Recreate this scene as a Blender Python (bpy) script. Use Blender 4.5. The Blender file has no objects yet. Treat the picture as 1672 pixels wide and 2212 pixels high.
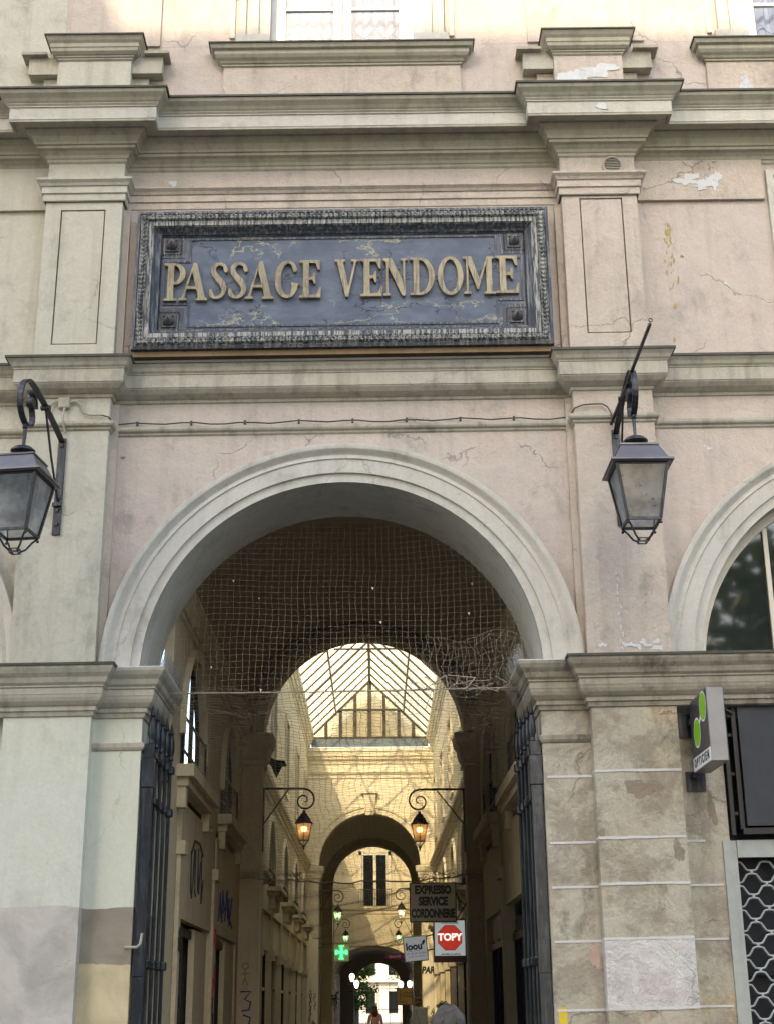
import bpy, bmesh, math, random
from math import sin, cos, pi, radians
from mathutils import Vector, Matrix
random.seed(7)
SC = bpy.context.scene
COL = SC.collection
TILT = 0.0112            # the old front leans: its level lines rise this much per metre to the right

# ---------------------------------------------------------------- camera, sky, sun, exposure
cam_d = bpy.data.cameras.new('camera'); cam = bpy.data.objects.new('camera', cam_d); COL.objects.link(cam)
SC.camera = cam
cam_d.sensor_fit = 'VERTICAL'; cam_d.sensor_height = 36.0; cam_d.lens = 36.0*3026.28/2212.0
cam_d.clip_start = 0.1; cam_d.clip_end = 600
p_, yw_, r_ = radians(19.37273), radians(-0.60587), radians(-0.52147)
def cam_axes():
    right = Vector((1,0,0)); fwd = Vector((0,cos(p_),sin(p_))); up = Vector((0,-sin(p_),cos(p_)))
    Z = Matrix.Rotation(yw_, 3, 'Z'); right, fwd, up = Z@right, Z@fwd, Z@up
    return cos(r_)*right + sin(r_)*up, -sin(r_)*right + cos(r_)*up, fwd
R_, U_, F_ = cam_axes()
m = Matrix((R_, U_, -F_)).transposed().to_4x4(); m.translation = Vector((0,-14.5,1.7)); cam.matrix_world = m

SUN_EL, SUN_AZ = radians(36.0), radians(17.0)      # sun behind the camera, to the left
w = bpy.data.worlds.new('World'); SC.world = w; w.use_nodes = True
nt = w.node_tree; bg = nt.nodes['Background']
sky = nt.nodes.new('ShaderNodeTexSky'); sky.sky_type = 'NISHITA'; sky.sun_disc = False
sky.sun_elevation = SUN_EL; sky.sun_rotation = radians(180.0) + SUN_AZ
sky.air_density = 1.3; sky.dust_density = 3.0; sky.ozone_density = 1.0
nt.links.new(sky.outputs[0], bg.inputs[0]); bg.inputs[1].default_value = 0.15
sl = bpy.data.lights.new('sun', 'SUN'); sl.energy = 2.0; sl.angle = radians(0.6); sl.color = (1.0,0.84,0.60)
so = bpy.data.objects.new('sun', sl); COL.objects.link(so)
sd = Vector((-sin(SUN_AZ)*cos(SUN_EL), -cos(SUN_AZ)*cos(SUN_EL), sin(SUN_EL)))
so.rotation_euler = sd.to_track_quat('Z','Y').to_euler(); so.location = (0,-30,30)
SC.view_settings.view_transform = 'Standard'; SC.view_settings.look = 'None'
SC.view_settings.gamma = 1.0; SC.view_settings.exposure = 1.8
SC.view_settings.use_white_balance = True; SC.view_settings.white_balance_temperature = 6700; SC.view_settings.white_balance_tint = 10
SC.render.engine = 'CYCLES'; SC.cycles.max_bounces = 10; SC.cycles.diffuse_bounces = 6
SC.cycles.transparent_max_bounces = 24

# ---------------------------------------------------------------- object helpers
def link(o, parent=None, kind=None, label=None, cat=None, group=None):
    COL.objects.link(o)
    if parent: o.parent = parent
    if kind: o['kind'] = kind
    if label: o['label'] = label
    if cat: o['category'] = cat
    if group: o['group'] = group
    return o
def thing(name, label, cat, loc=(0,0,0), rz=0, group=None, kind=None):
    o = bpy.data.objects.new(name, None); o.location = loc; o.rotation_euler = (0,0,rz); o.empty_display_size = .2
    return link(o, None, kind, label, cat, group)
def obj(name, bm, mat, parent=None, smooth=False, tilt=False, doubles=False, **k):
    if doubles: bmesh.ops.remove_doubles(bm, verts=bm.verts, dist=1e-5)
    if tilt:
        for v in bm.verts: v.co.z += TILT*v.co.x
    bmesh.ops.recalc_face_normals(bm, faces=bm.faces)
    me = bpy.data.meshes.new(name); bm.to_mesh(me); bm.free()
    for mm in (mat if isinstance(mat, (list,tuple)) else [mat]): me.materials.append(mm)
    if smooth:
        for p in me.polygons: p.use_smooth = True
        try: me.set_sharp_from_angle(angle=radians(38))
        except Exception: pass
    o = bpy.data.objects.new(name, me)
    return link(o, parent, **k)
def NB(): return bmesh.new()
def box(bm, x0,x1,y0,y1,z0,z1, mi=0, bev=0):
    vs = [bm.verts.new((x,y,z)) for x in (x0,x1) for y in (y0,y1) for z in (z0,z1)]
    fs = [bm.faces.new([vs[i] for i in f]) for f in ((0,1,3,2),(4,6,7,5),(0,4,5,1),(2,3,7,6),(0,2,6,4),(1,5,7,3))]
    for f in fs: f.material_index = mi
    if bev:
        es = set(e for f in fs for e in f.edges)
        bmesh.ops.bevel(bm, geom=list(es), offset=bev, segments=1, affect='EDGES')
def boxo(name, x0,x1,y0,y1,z0,z1, mat, parent=None, bev=0, **k):
    bm = NB(); box(bm,x0,x1,y0,y1,z0,z1,0,bev); return obj(name,bm,mat,parent,**k)
def obb(bm, c, ax, ay, az, hx, hy, hz):
    c = Vector(c); ax, ay, az = Vector(ax), Vector(ay), Vector(az)
    vs = [bm.verts.new(c+ax*hx*i+ay*hy*j+az*hz*k) for i in (-1,1) for j in (-1,1) for k in (-1,1)]
    for f in ((0,1,3,2),(4,6,7,5),(0,4,5,1),(2,3,7,6),(0,2,6,4),(1,5,7,3)): bm.faces.new([vs[i] for i in f])
def tube(bm, pts, r, n=8, closed=False, sq=False, cap=True):
    P = [Vector(p) for p in pts]; N = len(P); rr = r if isinstance(r,(list,tuple)) else [r]*N
    if sq: n = 4
    rings = []; ref = None
    for i in range(N):
        a = P[(i-1) % N] if (closed or i>0) else P[i]; b = P[(i+1) % N] if (closed or i<N-1) else P[i]
        t = (b-a); t = t.normalized() if t.length > 1e-9 else Vector((0,0,1))
        if ref is None: ref = Vector((0,0,1)) if abs(t.z) < .9 else Vector((1,0,0))
        u = (ref - t*ref.dot(t))
        if u.length < 1e-4: u = t.orthogonal()
        u.normalize(); v = t.cross(u); ref = u
        rings.append([bm.verts.new(P[i] + (u*cos(2*pi*(k+.5)/n) + v*sin(2*pi*(k+.5)/n))*rr[i]) for k in range(n)])
    M = N if closed else N-1
    for i in range(M):
        A, B = rings[i], rings[(i+1) % N]
        for k in range(n): bm.faces.new((A[k],A[(k+1)%n],B[(k+1)%n],B[k]))
    if cap and not closed:
        bm.faces.new(rings[0]); bm.faces.new(rings[-1])
def lathe(bm, prof, c=(0,0,0), n=20, axis='z', caps=True):
    rings = []
    for r, z in prof:
        ring = []
        for k in range(n):
            a = 2*pi*k/n
            if axis == 'z': q = (c[0]+r*cos(a), c[1]+r*sin(a), c[2]+z)
            elif axis == 'y': q = (c[0]+r*cos(a), c[1]+z, c[2]+r*sin(a))
            else: q = (c[0]+z, c[1]+r*cos(a), c[2]+r*sin(a))
            ring.append(bm.verts.new(q))
        rings.append(ring)
    for A, B in zip(rings, rings[1:]):
        for k in range(n): bm.faces.new((A[k],A[(k+1)%n],B[(k+1)%n],B[k]))
    if caps and prof[0][0] > 1e-3: bm.faces.new(rings[0])
    if caps and prof[-1][0] > 1e-3: bm.faces.new(rings[-1])
def disc(bm, c, r, axis='x', n=32):
    f = (lambda a: (c[0],c[1]+r*cos(a),c[2]+r*sin(a))) if axis=='x' else (lambda a: (c[0]+r*cos(a),c[1],c[2]+r*sin(a)))
    bm.faces.new([bm.verts.new(f(2*pi*k/n)) for k in range(n)])
def sweep(bm, path, prof, closed=False):
    """moulding: profile (projection, z) run along a plan polyline, mitred; outward is to the right of travel"""
    N = len(path); offs = []
    for i in range(N):
        def nrm(a,b):
            d = Vector((b[0]-a[0], b[1]-a[1])).normalized(); return Vector((d.y,-d.x))
        if closed: n1, n2 = nrm(path[i-1],path[i]), nrm(path[i],path[(i+1)%N])
        else:
            n1 = nrm(path[i-1],path[i]) if i > 0 else nrm(path[0],path[1])
            n2 = nrm(path[i],path[i+1]) if i < N-1 else n1
        s = n1+n2; offs.append(s/(s.dot(n1) if abs(s.dot(n1))>1e-6 else 1))
    rows = [[bm.verts.new((path[i][0]+offs[i].x*pr, path[i][1]+offs[i].y*pr, z)) for pr, z in prof] for i in range(N)]
    for i in range(N if closed else N-1):
        A, B = rows[i], rows[(i+1)%N]
        for k in range(len(prof)-1): bm.faces.new((A[k],A[k+1],B[k+1],B[k]))
    if not closed:
        for Rw in (rows[0], rows[-1]):
            try: bm.faces.new(Rw)
            except Exception: pass
def arch_ring(bm, cu, zc, prof, base, axis='y', sgn=-1, a0=0, a1=pi, n=64):
    """archivolt: profile (radius, projection) round a semicircle"""
    rows = []
    for i in range(n+1):
        a = a0+(a1-a0)*i/n; row = []
        for r, pr in prof:
            u, z, w_ = cu+r*cos(a), zc+r*sin(a), base+sgn*pr
            row.append(bm.verts.new((u,w_,z) if axis=='y' else (w_,u,z)))
        rows.append(row)
    for A, B in zip(rows, rows[1:]):
        for k in range(len(prof)-1): bm.faces.new((A[k],A[k+1],B[k+1],B[k]))
def arch_wall(bm, u0, u1, z0, z1, ops, f, b, axis='y', n=40, rev=True):
    """wall slab in the (u,z) plane between f and b; ops: (centre, half width, spring z, sill z, rise)"""
    P = (lambda u,w_,z: bm.verts.new((u,w_,z))) if axis=='y' else (lambda u,w_,z: bm.verts.new((w_,u,z)))
    def quad(a,c,w_,zA0,zA1,zC0,zC1):
        bm.faces.new((P(a,w_,zA0),P(c,w_,zC0),P(c,w_,zC1),P(a,w_,zA1)))
    cur = u0
    for c, R, sp, sill, rise in sorted(ops):
        l, r = c-R, c+R
        if l > cur:
            for w_ in (f,b): quad(cur,l,w_,z0,z1,z0,z1)
        pts = []
        if rise > 0:
            for i in range(n+1):
                a = pi - pi*i/n; pts.append((c+R*cos(a), sp+rise*sin(a)))
        else: pts = [(l,sp),(r,sp)]
        for (ua,za),(ub,zb) in zip(pts, pts[1:]):
            for w_ in (f,b): quad(ua,ub,w_,za,z1,zb,z1)
            bm.faces.new((P(ua,f,za),P(ub,f,zb),P(ub,b,zb),P(ua,b,za)))
            if sill > z0:
                for w_ in (f,b): quad(ua,ub,w_,z0,sill,z0,sill)
        for u in (l,r):
            if sp > sill: bm.faces.new((P(u,f,sill),P(u,f,sp),P(u,b,sp),P(u,b,sill)))
        if sill > z0: bm.faces.new((P(l,f,sill),P(r,f,sill),P(r,b,sill),P(l,b,sill)))
        cur = r
    if cur < u1:
        for w_ in (f,b): quad(cur,u1,w_,z0,z1,z0,z1)
    bm.faces.new((P(u0,f,z1),P(u1,f,z1),P(u1,b,z1),P(u0,b,z1)))
    for u in (u0,u1): bm.faces.new((P(u,f,z0),P(u,f,z1),P(u,b,z1),P(u,b,z0)))
    bmesh.ops.remove_doubles(bm, verts=bm.verts, dist=1e-5)
def text(name, body, size, mat, parent, loc, rx, up, ext=.003, sx=1.0, bold=0.0, align='CENTER', label=None, shear=0):
    """lettering converted to a mesh; rx = reading direction, up = up direction"""
    c = bpy.data.curves.new(name, 'FONT'); c.body = body; c.size = size; c.extrude = ext; c.align_x = align; c.align_y = 'CENTER'; c.shear = shear
    c.offset = bold; c.resolution_u = 4
    o = bpy.data.objects.new(name+'_curve', c); COL.objects.link(o)
    bpy.context.view_layer.update()
    me = bpy.data.meshes.new_from_object(o.evaluated_get(bpy.context.evaluated_depsgraph_get()))
    bpy.data.objects.remove(o)
    rx, up = Vector(rx).normalized(), Vector(up).normalized(); nz = rx.cross(up)
    M = Matrix((rx*sx, up, nz)).transposed().to_4x4(); M.translation = Vector(loc); me.transform(M)
    me.materials.clear(); me.materials.append(mat); me.name = name
    return link(bpy.data.objects.new(name, me), parent, label=label)
def outline(name, loops, mat, parent, M, depth):
    c = bpy.data.curves.new(name, 'CURVE'); c.dimensions = '2D'; c.fill_mode = 'BOTH'; c.extrude = depth/2
    for lp in loops:
        s = c.splines.new('POLY'); s.points.add(len(lp)-1)
        for i,(x,y) in enumerate(lp): s.points[i].co = (x,y,0,1)
        s.use_cyclic_u = True
    o = bpy.data.objects.new(name+'_curve', c); COL.objects.link(o); bpy.context.view_layer.update()
    me = bpy.data.meshes.new_from_object(o.evaluated_get(bpy.context.evaluated_depsgraph_get())); bpy.data.objects.remove(o)
    me.transform(M); me.materials.clear(); me.materials.append(mat)
    return link(bpy.data.objects.new(name, me), parent)
def copy_tree(o, parent=None):
    c = o.copy(); COL.objects.link(c); c.parent = parent
    for ch in [q for q in bpy.data.objects if q.parent == o]: copy_tree(ch, c)
    return c
def tiltp(x, z): return z + TILT*x

# ---------------------------------------------------------------- materials
def base_mat(name, col, rough=.6, metal=0., spec=.5):
    m = bpy.data.materials.new(name); m.use_nodes = True; b = m.node_tree.nodes['Principled BSDF']
    b.inputs['Base Color'].default_value = (*col,1); b.inputs['Roughness'].default_value = rough
    b.inputs['Metallic'].default_value = metal; b.inputs['Specular IOR Level'].default_value = spec
    return m, m.node_tree, b
def N(nt, t, **k):
    n = nt.nodes.new(t)
    for a, v in k.items(): setattr(n, a, v)
    return n
def noise(nt, vec, sc, det=6, rough=.6, dist=0):
    n = N(nt,'ShaderNodeTexNoise'); n.inputs['Scale'].default_value = sc; n.inputs['Detail'].default_value = det
    n.inputs['Roughness'].default_value = rough; n.inputs['Distortion'].default_value = dist
    nt.links.new(vec, n.inputs['Vector']); return n.outputs['Fac']
def ramp(nt, src, a, b, ca=(0,0,0,1), cb=(1,1,1,1), interp='LINEAR'):
    r = N(nt,'ShaderNodeValToRGB'); r.color_ramp.interpolation = interp
    r.color_ramp.elements[0].position = a; r.color_ramp.elements[1].position = b
    r.color_ramp.elements[0].color = ca; r.color_ramp.elements[1].color = cb
    nt.links.new(src, r.inputs[0]); return r.outputs[0]
def mix(nt, fac, A, B, mode='MIX'):
    x = N(nt,'ShaderNodeMix'); x.data_type = 'RGBA'; x.blend_type = mode
    for s, v in ((x.inputs[0],fac),(x.inputs[6],A),(x.inputs[7],B)):
        if isinstance(v,(int,float)): s.default_value = v
        elif isinstance(v,tuple): s.default_value = (*v[:3],1)
        else: nt.links.new(v, s)
    return x.outputs[2]
def mathn(nt, op, a, b=None):
    x = N(nt,'ShaderNodeMath'); x.operation = op
    for i, v in enumerate((a,b)):
        if v is None: continue
        if isinstance(v,(int,float)): x.inputs[i].default_value = v
        else: nt.links.new(v, x.inputs[i])
    return x.outputs[0]
def coords(nt, scale=(1,1,1), loc=(0,0,0)):
    g = N(nt,'ShaderNodeNewGeometry'); mp = N(nt,'ShaderNodeMapping'); mp.inputs['Scale'].default_value = scale; mp.inputs['Location'].default_value = loc
    nt.links.new(g.outputs['Position'], mp.inputs['Vector']); return mp.outputs[0]
def plaster(name, col, dark=None, mott=.55, stain=.4, crack=0.33, bump=.35, warm=None, rough=.85, streak=.3, patch=None, patchamt=.0, seed=0, peel=None):
    m, nt, b = base_mat(name, col, rough, 0, .25)
    dark = dark or tuple(c*.55 for c in col); warm = warm or (min(1,col[0]*1.08), col[1]*.98, col[2]*.84)
    P = coords(nt, loc=(seed*3.1,seed,seed*1.7)); big = noise(nt,P,.55,5,.55,.4); med = noise(nt,P,2.6,8,.62,.3); fine = noise(nt,P,26,6,.7)
    c = mix(nt, mathn(nt,'MULTIPLY',ramp(nt,big,.38,.66),mott), (*col,), warm)
    c = mix(nt, mathn(nt,'MULTIPLY',ramp(nt,med,.44,.74),mott*.62), c, dark)
    c = mix(nt, mathn(nt,'MULTIPLY',ramp(nt,med,.46,.28),mott*.5), c, tuple(min(1,q*1.16) for q in col))
    sp = noise(nt, coords(nt,(5.5,5.5,.35)), 1.0, 6, .6)
    c = mix(nt, mathn(nt,'MULTIPLY',ramp(nt,sp,.50,.78),streak), c, dark)
    gr = noise(nt, coords(nt,(1.3,1.3,1.0),(7,3,seed)), 1.9, 10, .72, .2)
    c = mix(nt, mathn(nt,'MULTIPLY',ramp(nt,gr,.54,.72),stain), c, tuple(q*.62 for q in dark))
    if patch: c = mix(nt, mathn(nt,'MULTIPLY',ramp(nt,noise(nt,coords(nt,(1,1,1),(2,9,4+seed)),2.3,9,.68,.3),.47,.58),patchamt), c, patch)
    if peel:   # small paint losses showing white render below
        c = mix(nt, ramp(nt,noise(nt,coords(nt,(1,1,1),(12,9,4+seed)),3.4,9,.66,.6),.70,.712), c, peel)
    # hairline cracks
    pv = N(nt,'ShaderNodeVectorMath'); pv.operation = 'MULTIPLY_ADD'
    nz = N(nt,'ShaderNodeTexNoise'); nz.inputs['Scale'].default_value = 1.9; nz.inputs['Detail'].default_value = 7; nz.inputs['Roughness'].default_value = .62; nt.links.new(P,nz.inputs['Vector'])
    nt.links.new(nz.outputs['Color'],pv.inputs[0]); pv.inputs[1].default_value = (.55,.55,.55); nt.links.new(P,pv.inputs[2])
    vo = N(nt,'ShaderNodeTexVoronoi'); vo.feature = 'DISTANCE_TO_EDGE'; vo.inputs['Scale'].default_value = .62; nt.links.new(pv.outputs[0],vo.inputs['Vector'])
    ck = ramp(nt, vo.outputs['Distance'], .0018, .0045, (1,1,1,1), (0,0,0,1))
    mk = ramp(nt, noise(nt,coords(nt,(1,1,1),(3,5,8+seed)),.9,4,.5), .50,.56)
    ckm = mathn(nt,'MULTIPLY',mathn(nt,'MULTIPLY',ck,mk),crack)
    c = mix(nt, ckm, c, tuple(q*.35 for q in dark))
    # pock marks
    v2 = N(nt,'ShaderNodeTexVoronoi'); v2.inputs['Scale'].default_value = 3.1; nt.links.new(pv.outputs[0],v2.inputs['Vector'])
    pk = ramp(nt, v2.outputs['Distance'], .035, .06, (1,1,1,1),(0,0,0,1)); c = mix(nt, mathn(nt,'MULTIPLY',pk,.5*crack), c, tuple(q*.4 for q in dark))
    c = mix(nt, mathn(nt,'MULTIPLY',ramp(nt,fine,.42,.72),.22), c, dark)
    nt.links.new(c, b.inputs['Base Color'])
    h = mathn(nt,'ADD',mathn(nt,'MULTIPLY',med,.9),mathn(nt,'MULTIPLY',fine,.12)); h = mathn(nt,'ADD',h,mathn(nt,'MULTIPLY',gr,.5)); h = mathn(nt,'SUBTRACT',h,mathn(nt,'MULTIPLY',ckm,.35))
    bp = N(nt,'ShaderNodeBump'); bp.inputs['Strength'].default_value = bump; bp.inputs['Distance'].default_value = .045
    nt.links.new(h,bp.inputs['Height']); nt.links.new(bp.outputs[0], b.inputs['Normal'])
    return m
def zone(mat, *zones):
    """repainted lower bands: (z below which, colour, world-z noise)"""
    nt = mat.node_tree; b = nt.nodes['Principled BSDF']; src = b.inputs['Base Color'].links[0].from_socket
    g = N(nt,'ShaderNodeNewGeometry'); sx = N(nt,'ShaderNodeSeparateXYZ'); nt.links.new(g.outputs['Position'],sx.inputs[0])
    n = noise(nt,coords(nt),2.5,4,.6); mo = noise(nt,coords(nt,(1,1,1),(5,5,5)),2.2,7,.62,.5)
    for z, col in zones:
        e = mathn(nt,'ADD',sx.outputs['Z'],mathn(nt,'MULTIPLY',n,.09)); f = ramp(nt,mathn(nt,'SUBTRACT',e,z+.02-.5),.497,.503,(1,1,1,1),(0,0,0,1))
        cc = mix(nt,ramp(nt,mo,.42,.68),col,tuple(q*.72 for q in col)); src = mix(nt,f,src,cc)
    nt.links.new(src,b.inputs['Base Color'])
def simple(name, col, rough=.5, metal=0., var=.25, sc=14, bump=.1, spec=.5, dust=None, dustamt=.5, dlo=.50):
    m, nt, b = base_mat(name, col, rough, metal, spec); P = coords(nt); n1 = noise(nt,P,sc,6,.65); n2 = noise(nt,P,sc*.2,5,.6)
    c = mix(nt, mathn(nt,'MULTIPLY',ramp(nt,n1,.35,.7),var), col, tuple(q*.5 for q in col))
    c = mix(nt, mathn(nt,'MULTIPLY',ramp(nt,n2,.4,.7),var), c, tuple(min(1,q*1.5+.01) for q in col))
    if dust: c = mix(nt, mathn(nt,'MULTIPLY',ramp(nt,noise(nt,coords(nt,(30,30,3)),1,8,.7),dlo,dlo+.09),dustamt), c, dust)
    nt.links.new(c,b.inputs['Base Color']); rr = ramp(nt,n1,.3,.8,(rough*.8,)*3+(1,),(min(1,rough*1.25),)*3+(1,)); nt.links.new(rr,b.inputs['Roughness'])
    bp = N(nt,'ShaderNodeBump'); bp.inputs['Strength'].default_value = bump; bp.inputs['Distance'].default_value = .01; nt.links.new(n1,bp.inputs['Height']); nt.links.new(bp.outputs[0],b.inputs['Normal'])
    return m
def glow(name, col, st):
    m = bpy.data.materials.new(name); m.use_nodes = True; nt = m.node_tree; nt.nodes.clear()
    e = N(nt,'ShaderNodeEmission'); e.inputs[0].default_value = (*col,1); e.inputs[1].default_value = st; o = N(nt,'ShaderNodeOutputMaterial'); nt.links.new(e.outputs[0],o.inputs[0]); return m

M_pink  = plaster('pink_plaster', (.485,.425,.378), (.29,.26,.23), warm=(.525,.440,.370), mott=.85, crack=0.52, bump=.75, stain=.5, streak=.45, peel=(.66,.65,.66), seed=1)
M_beige = plaster('beige_plaster', (.49,.47,.395), (0.273,0.264,0.211), warm=(0.502,0.475,0.378), mott=.8, crack=0.45, bump=.5, stain=.5, streak=.55, seed=2)
M_pinkp = plaster('pinkish_pilaster_plaster', (0.493,0.422,0.352), (0.264,0.233,0.202), warm=(0.528,0.466,0.405), mott=.9, crack=0.45, bump=.9, stain=.6, streak=.5, seed=3)
M_corn  = plaster('grey_green_cornice_paint', (.395,.375,.305), (.165,.155,.125), warm=(0.440,0.387,0.282), crack=0.23, bump=.2, streak=.6, stain=.45, seed=4)
M_lip   = simple('dark_zinc_drip_edge', (.055,.055,.042), .6, .2, .5, 9, .3)
M_arch  = plaster('pale_arch_stone', (0.528,0.510,0.458), (0.282,0.273,0.238), warm=(0.510,0.484,0.405), mott=.8, crack=0.45, bump=.4, stain=.5, streak=.4, seed=5)
M_pierL = plaster('pale_cream_pier_paint', (0.580,0.589,0.506), (0.368,0.368,0.313), warm=(0.626,0.607,0.460), mott=.5, crack=0.59, bump=.4, stain=.3, streak=.35, seed=6)
zone(M_pierL, (2.66,(.52,.485,.435)))
M_strip = plaster('pale_cream_jamb_paint', (0.580,0.589,0.488), (0.386,0.396,0.322), mott=.3, crack=0.39, bump=.2, stain=.15, seed=7)
zone(M_strip, (2.65,(.31,.275,.215)), (2.12,(.60,.51,.32)))
M_pierR = plaster('weathered_limestone', (.45,.42,.34), (.17,.155,.125), warm=(0.493,0.405,0.264), mott=1.25, crack=0.33, bump=1.3, stain=1.0, streak=.35, patch=(.25,.21,.16), patchamt=.6, seed=8)
M_pierW = plaster('rough_whitish_render', (.62,.60,.575), (.34,.31,.29), warm=(.58,.51,.47), mott=1.2, crack=0.26, bump=2.0, stain=.45, seed=9)
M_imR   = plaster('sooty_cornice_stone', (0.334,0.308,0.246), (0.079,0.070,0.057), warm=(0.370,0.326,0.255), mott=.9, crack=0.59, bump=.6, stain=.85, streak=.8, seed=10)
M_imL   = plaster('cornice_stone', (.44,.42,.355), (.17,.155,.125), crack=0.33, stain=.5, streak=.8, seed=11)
M_white = simple('white_joint_paint', (.56,.56,.54), .7, 0, .2, 30, .2)
M_peel  = plaster('bare_white_plaster', (.58,.59,.60), (.34,.345,.35), warm=(.72,.72,.70), mott=.3, crack=0.52, bump=.25, seed=12)
M_int   = plaster('ochre_interior_paint', (.52,.44,.30), (.25,.20,.13), warm=(.48,.38,.22), mott=.7, crack=0.20, bump=.3, stain=.5, streak=.5, seed=13)
M_vault = plaster('brown_vault_paint', (.47,.39,.29), (.24,.19,.14), warm=(.48,.38,.26), mott=.5, crack=0.20, bump=.2, stain=.4, seed=14)
M_hall  = plaster('cream_hall_paint', (.74,.69,.56), (.46,.42,.32), warm=(.76,.69,.53), mott=.6, crack=0.20, bump=.25, stain=.3, streak=.5, seed=15)
M_hall2 = plaster('pale_hall_stone', (.56,.51,.38), (.33,.29,.2), mott=.6, crack=0.20, stain=.35, streak=.4, seed=16)
M_brown = simple('dark_brown_panel', (.03,.022,.014), .6, 0, .35, 6, .15)
M_iron  = simple('dark_ironwork', (.035,.038,.048), .42, .55, .4, 22, .25, dust=(.10,.10,.11), dustamt=.5)
M_gate  = simple('blue_black_gate_paint', (.014,.018,.025), .38, .2, .5, 18, .3, dust=(.10,.11,.12), dustamt=.4)
M_lroof = simple('purple_grey_painted_metal', (.12,.115,.125), .38, .5, .3, 12, .12)
M_win   = simple('white_window_paint', (.62,.62,.60), .45, 0, .12, 20, .05)
M_wood  = simple('cream_mullion_paint', (.62,.57,.45), .5, 0, .2, 20, .1)
M_ltr   = simple('weathered_gilt_letter_paint', (.31,.26,.165), .6, 0, .7, 12, .4, dust=(.16,.13,.09), dustamt=.9)
M_sfr   = simple('blue_black_carved_frame', (.035,.042,.055), .5, 0, .5, 40, .9, dust=(.34,.34,.305), dustamt=1.0, dlo=.455)
M_sfr2  = simple('blue_black_frame_paint', (.030,.038,.055), .5, 0, .4, 20, .4, dust=(.30,.30,.28), dustamt=.5)
M_ochre = simple('bare_ochre_board_edge', (.22,.15,.08), .8, 0, .4, 9, .2)
M_black = simple('black_paint', (.012,.012,.013), .45, 0, .3, 20, .05)
M_dark  = base_mat('dark_shop_interior', (.012,.012,.012), .9)[0]
M_steel = simple('brushed_steel', (.24,.24,.245), .42, .6, .25, 5, .1)
M_greym = simple('grey_green_metal', (.33,.36,.35), .5, .3, .25, 9, .1)
M_board = simple('blue_black_shop_board', (.012,.018,.030), .45, 0, .5, 5, .1, dust=(.03,.035,.04), dustamt=.2)
M_green = simple('lime_green_vinyl', (.23,.55,.01), .35, 0, .08, 8, 0)
M_greyv = simple('dark_grey_vinyl', (.055,.052,.058), .35, 0, .2, 8, 0)
M_wht   = simple('white_sign_vinyl', (.80,.80,.80), .4, 0, .06, 8, 0)
M_tan   = simple('taupe_sign_face', (.78,.70,.56), .5, 0, .15, 5, 0)
M_cable = simple('painted_cable', (.34,.32,.26), .6, 0, .3, 20, .1)
M_dcable= simple('dark_cable', (.05,.045,.04), .6, 0, .3, 20, .1)
M_thr   = simple('weathered_net_twine', (.32,.29,.23), .8, 0, .3, 30, 0)
M_spike = simple('grey_spike_steel', (.22,.22,.21), .5, .3, .2, 30, 0)
M_skin  = simple('skin', (.50,.31,.22), .55, 0, .1, 20, .05)
M_grass = base_mat('foliage',(.1,.16,.03),.6)[0]

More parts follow.
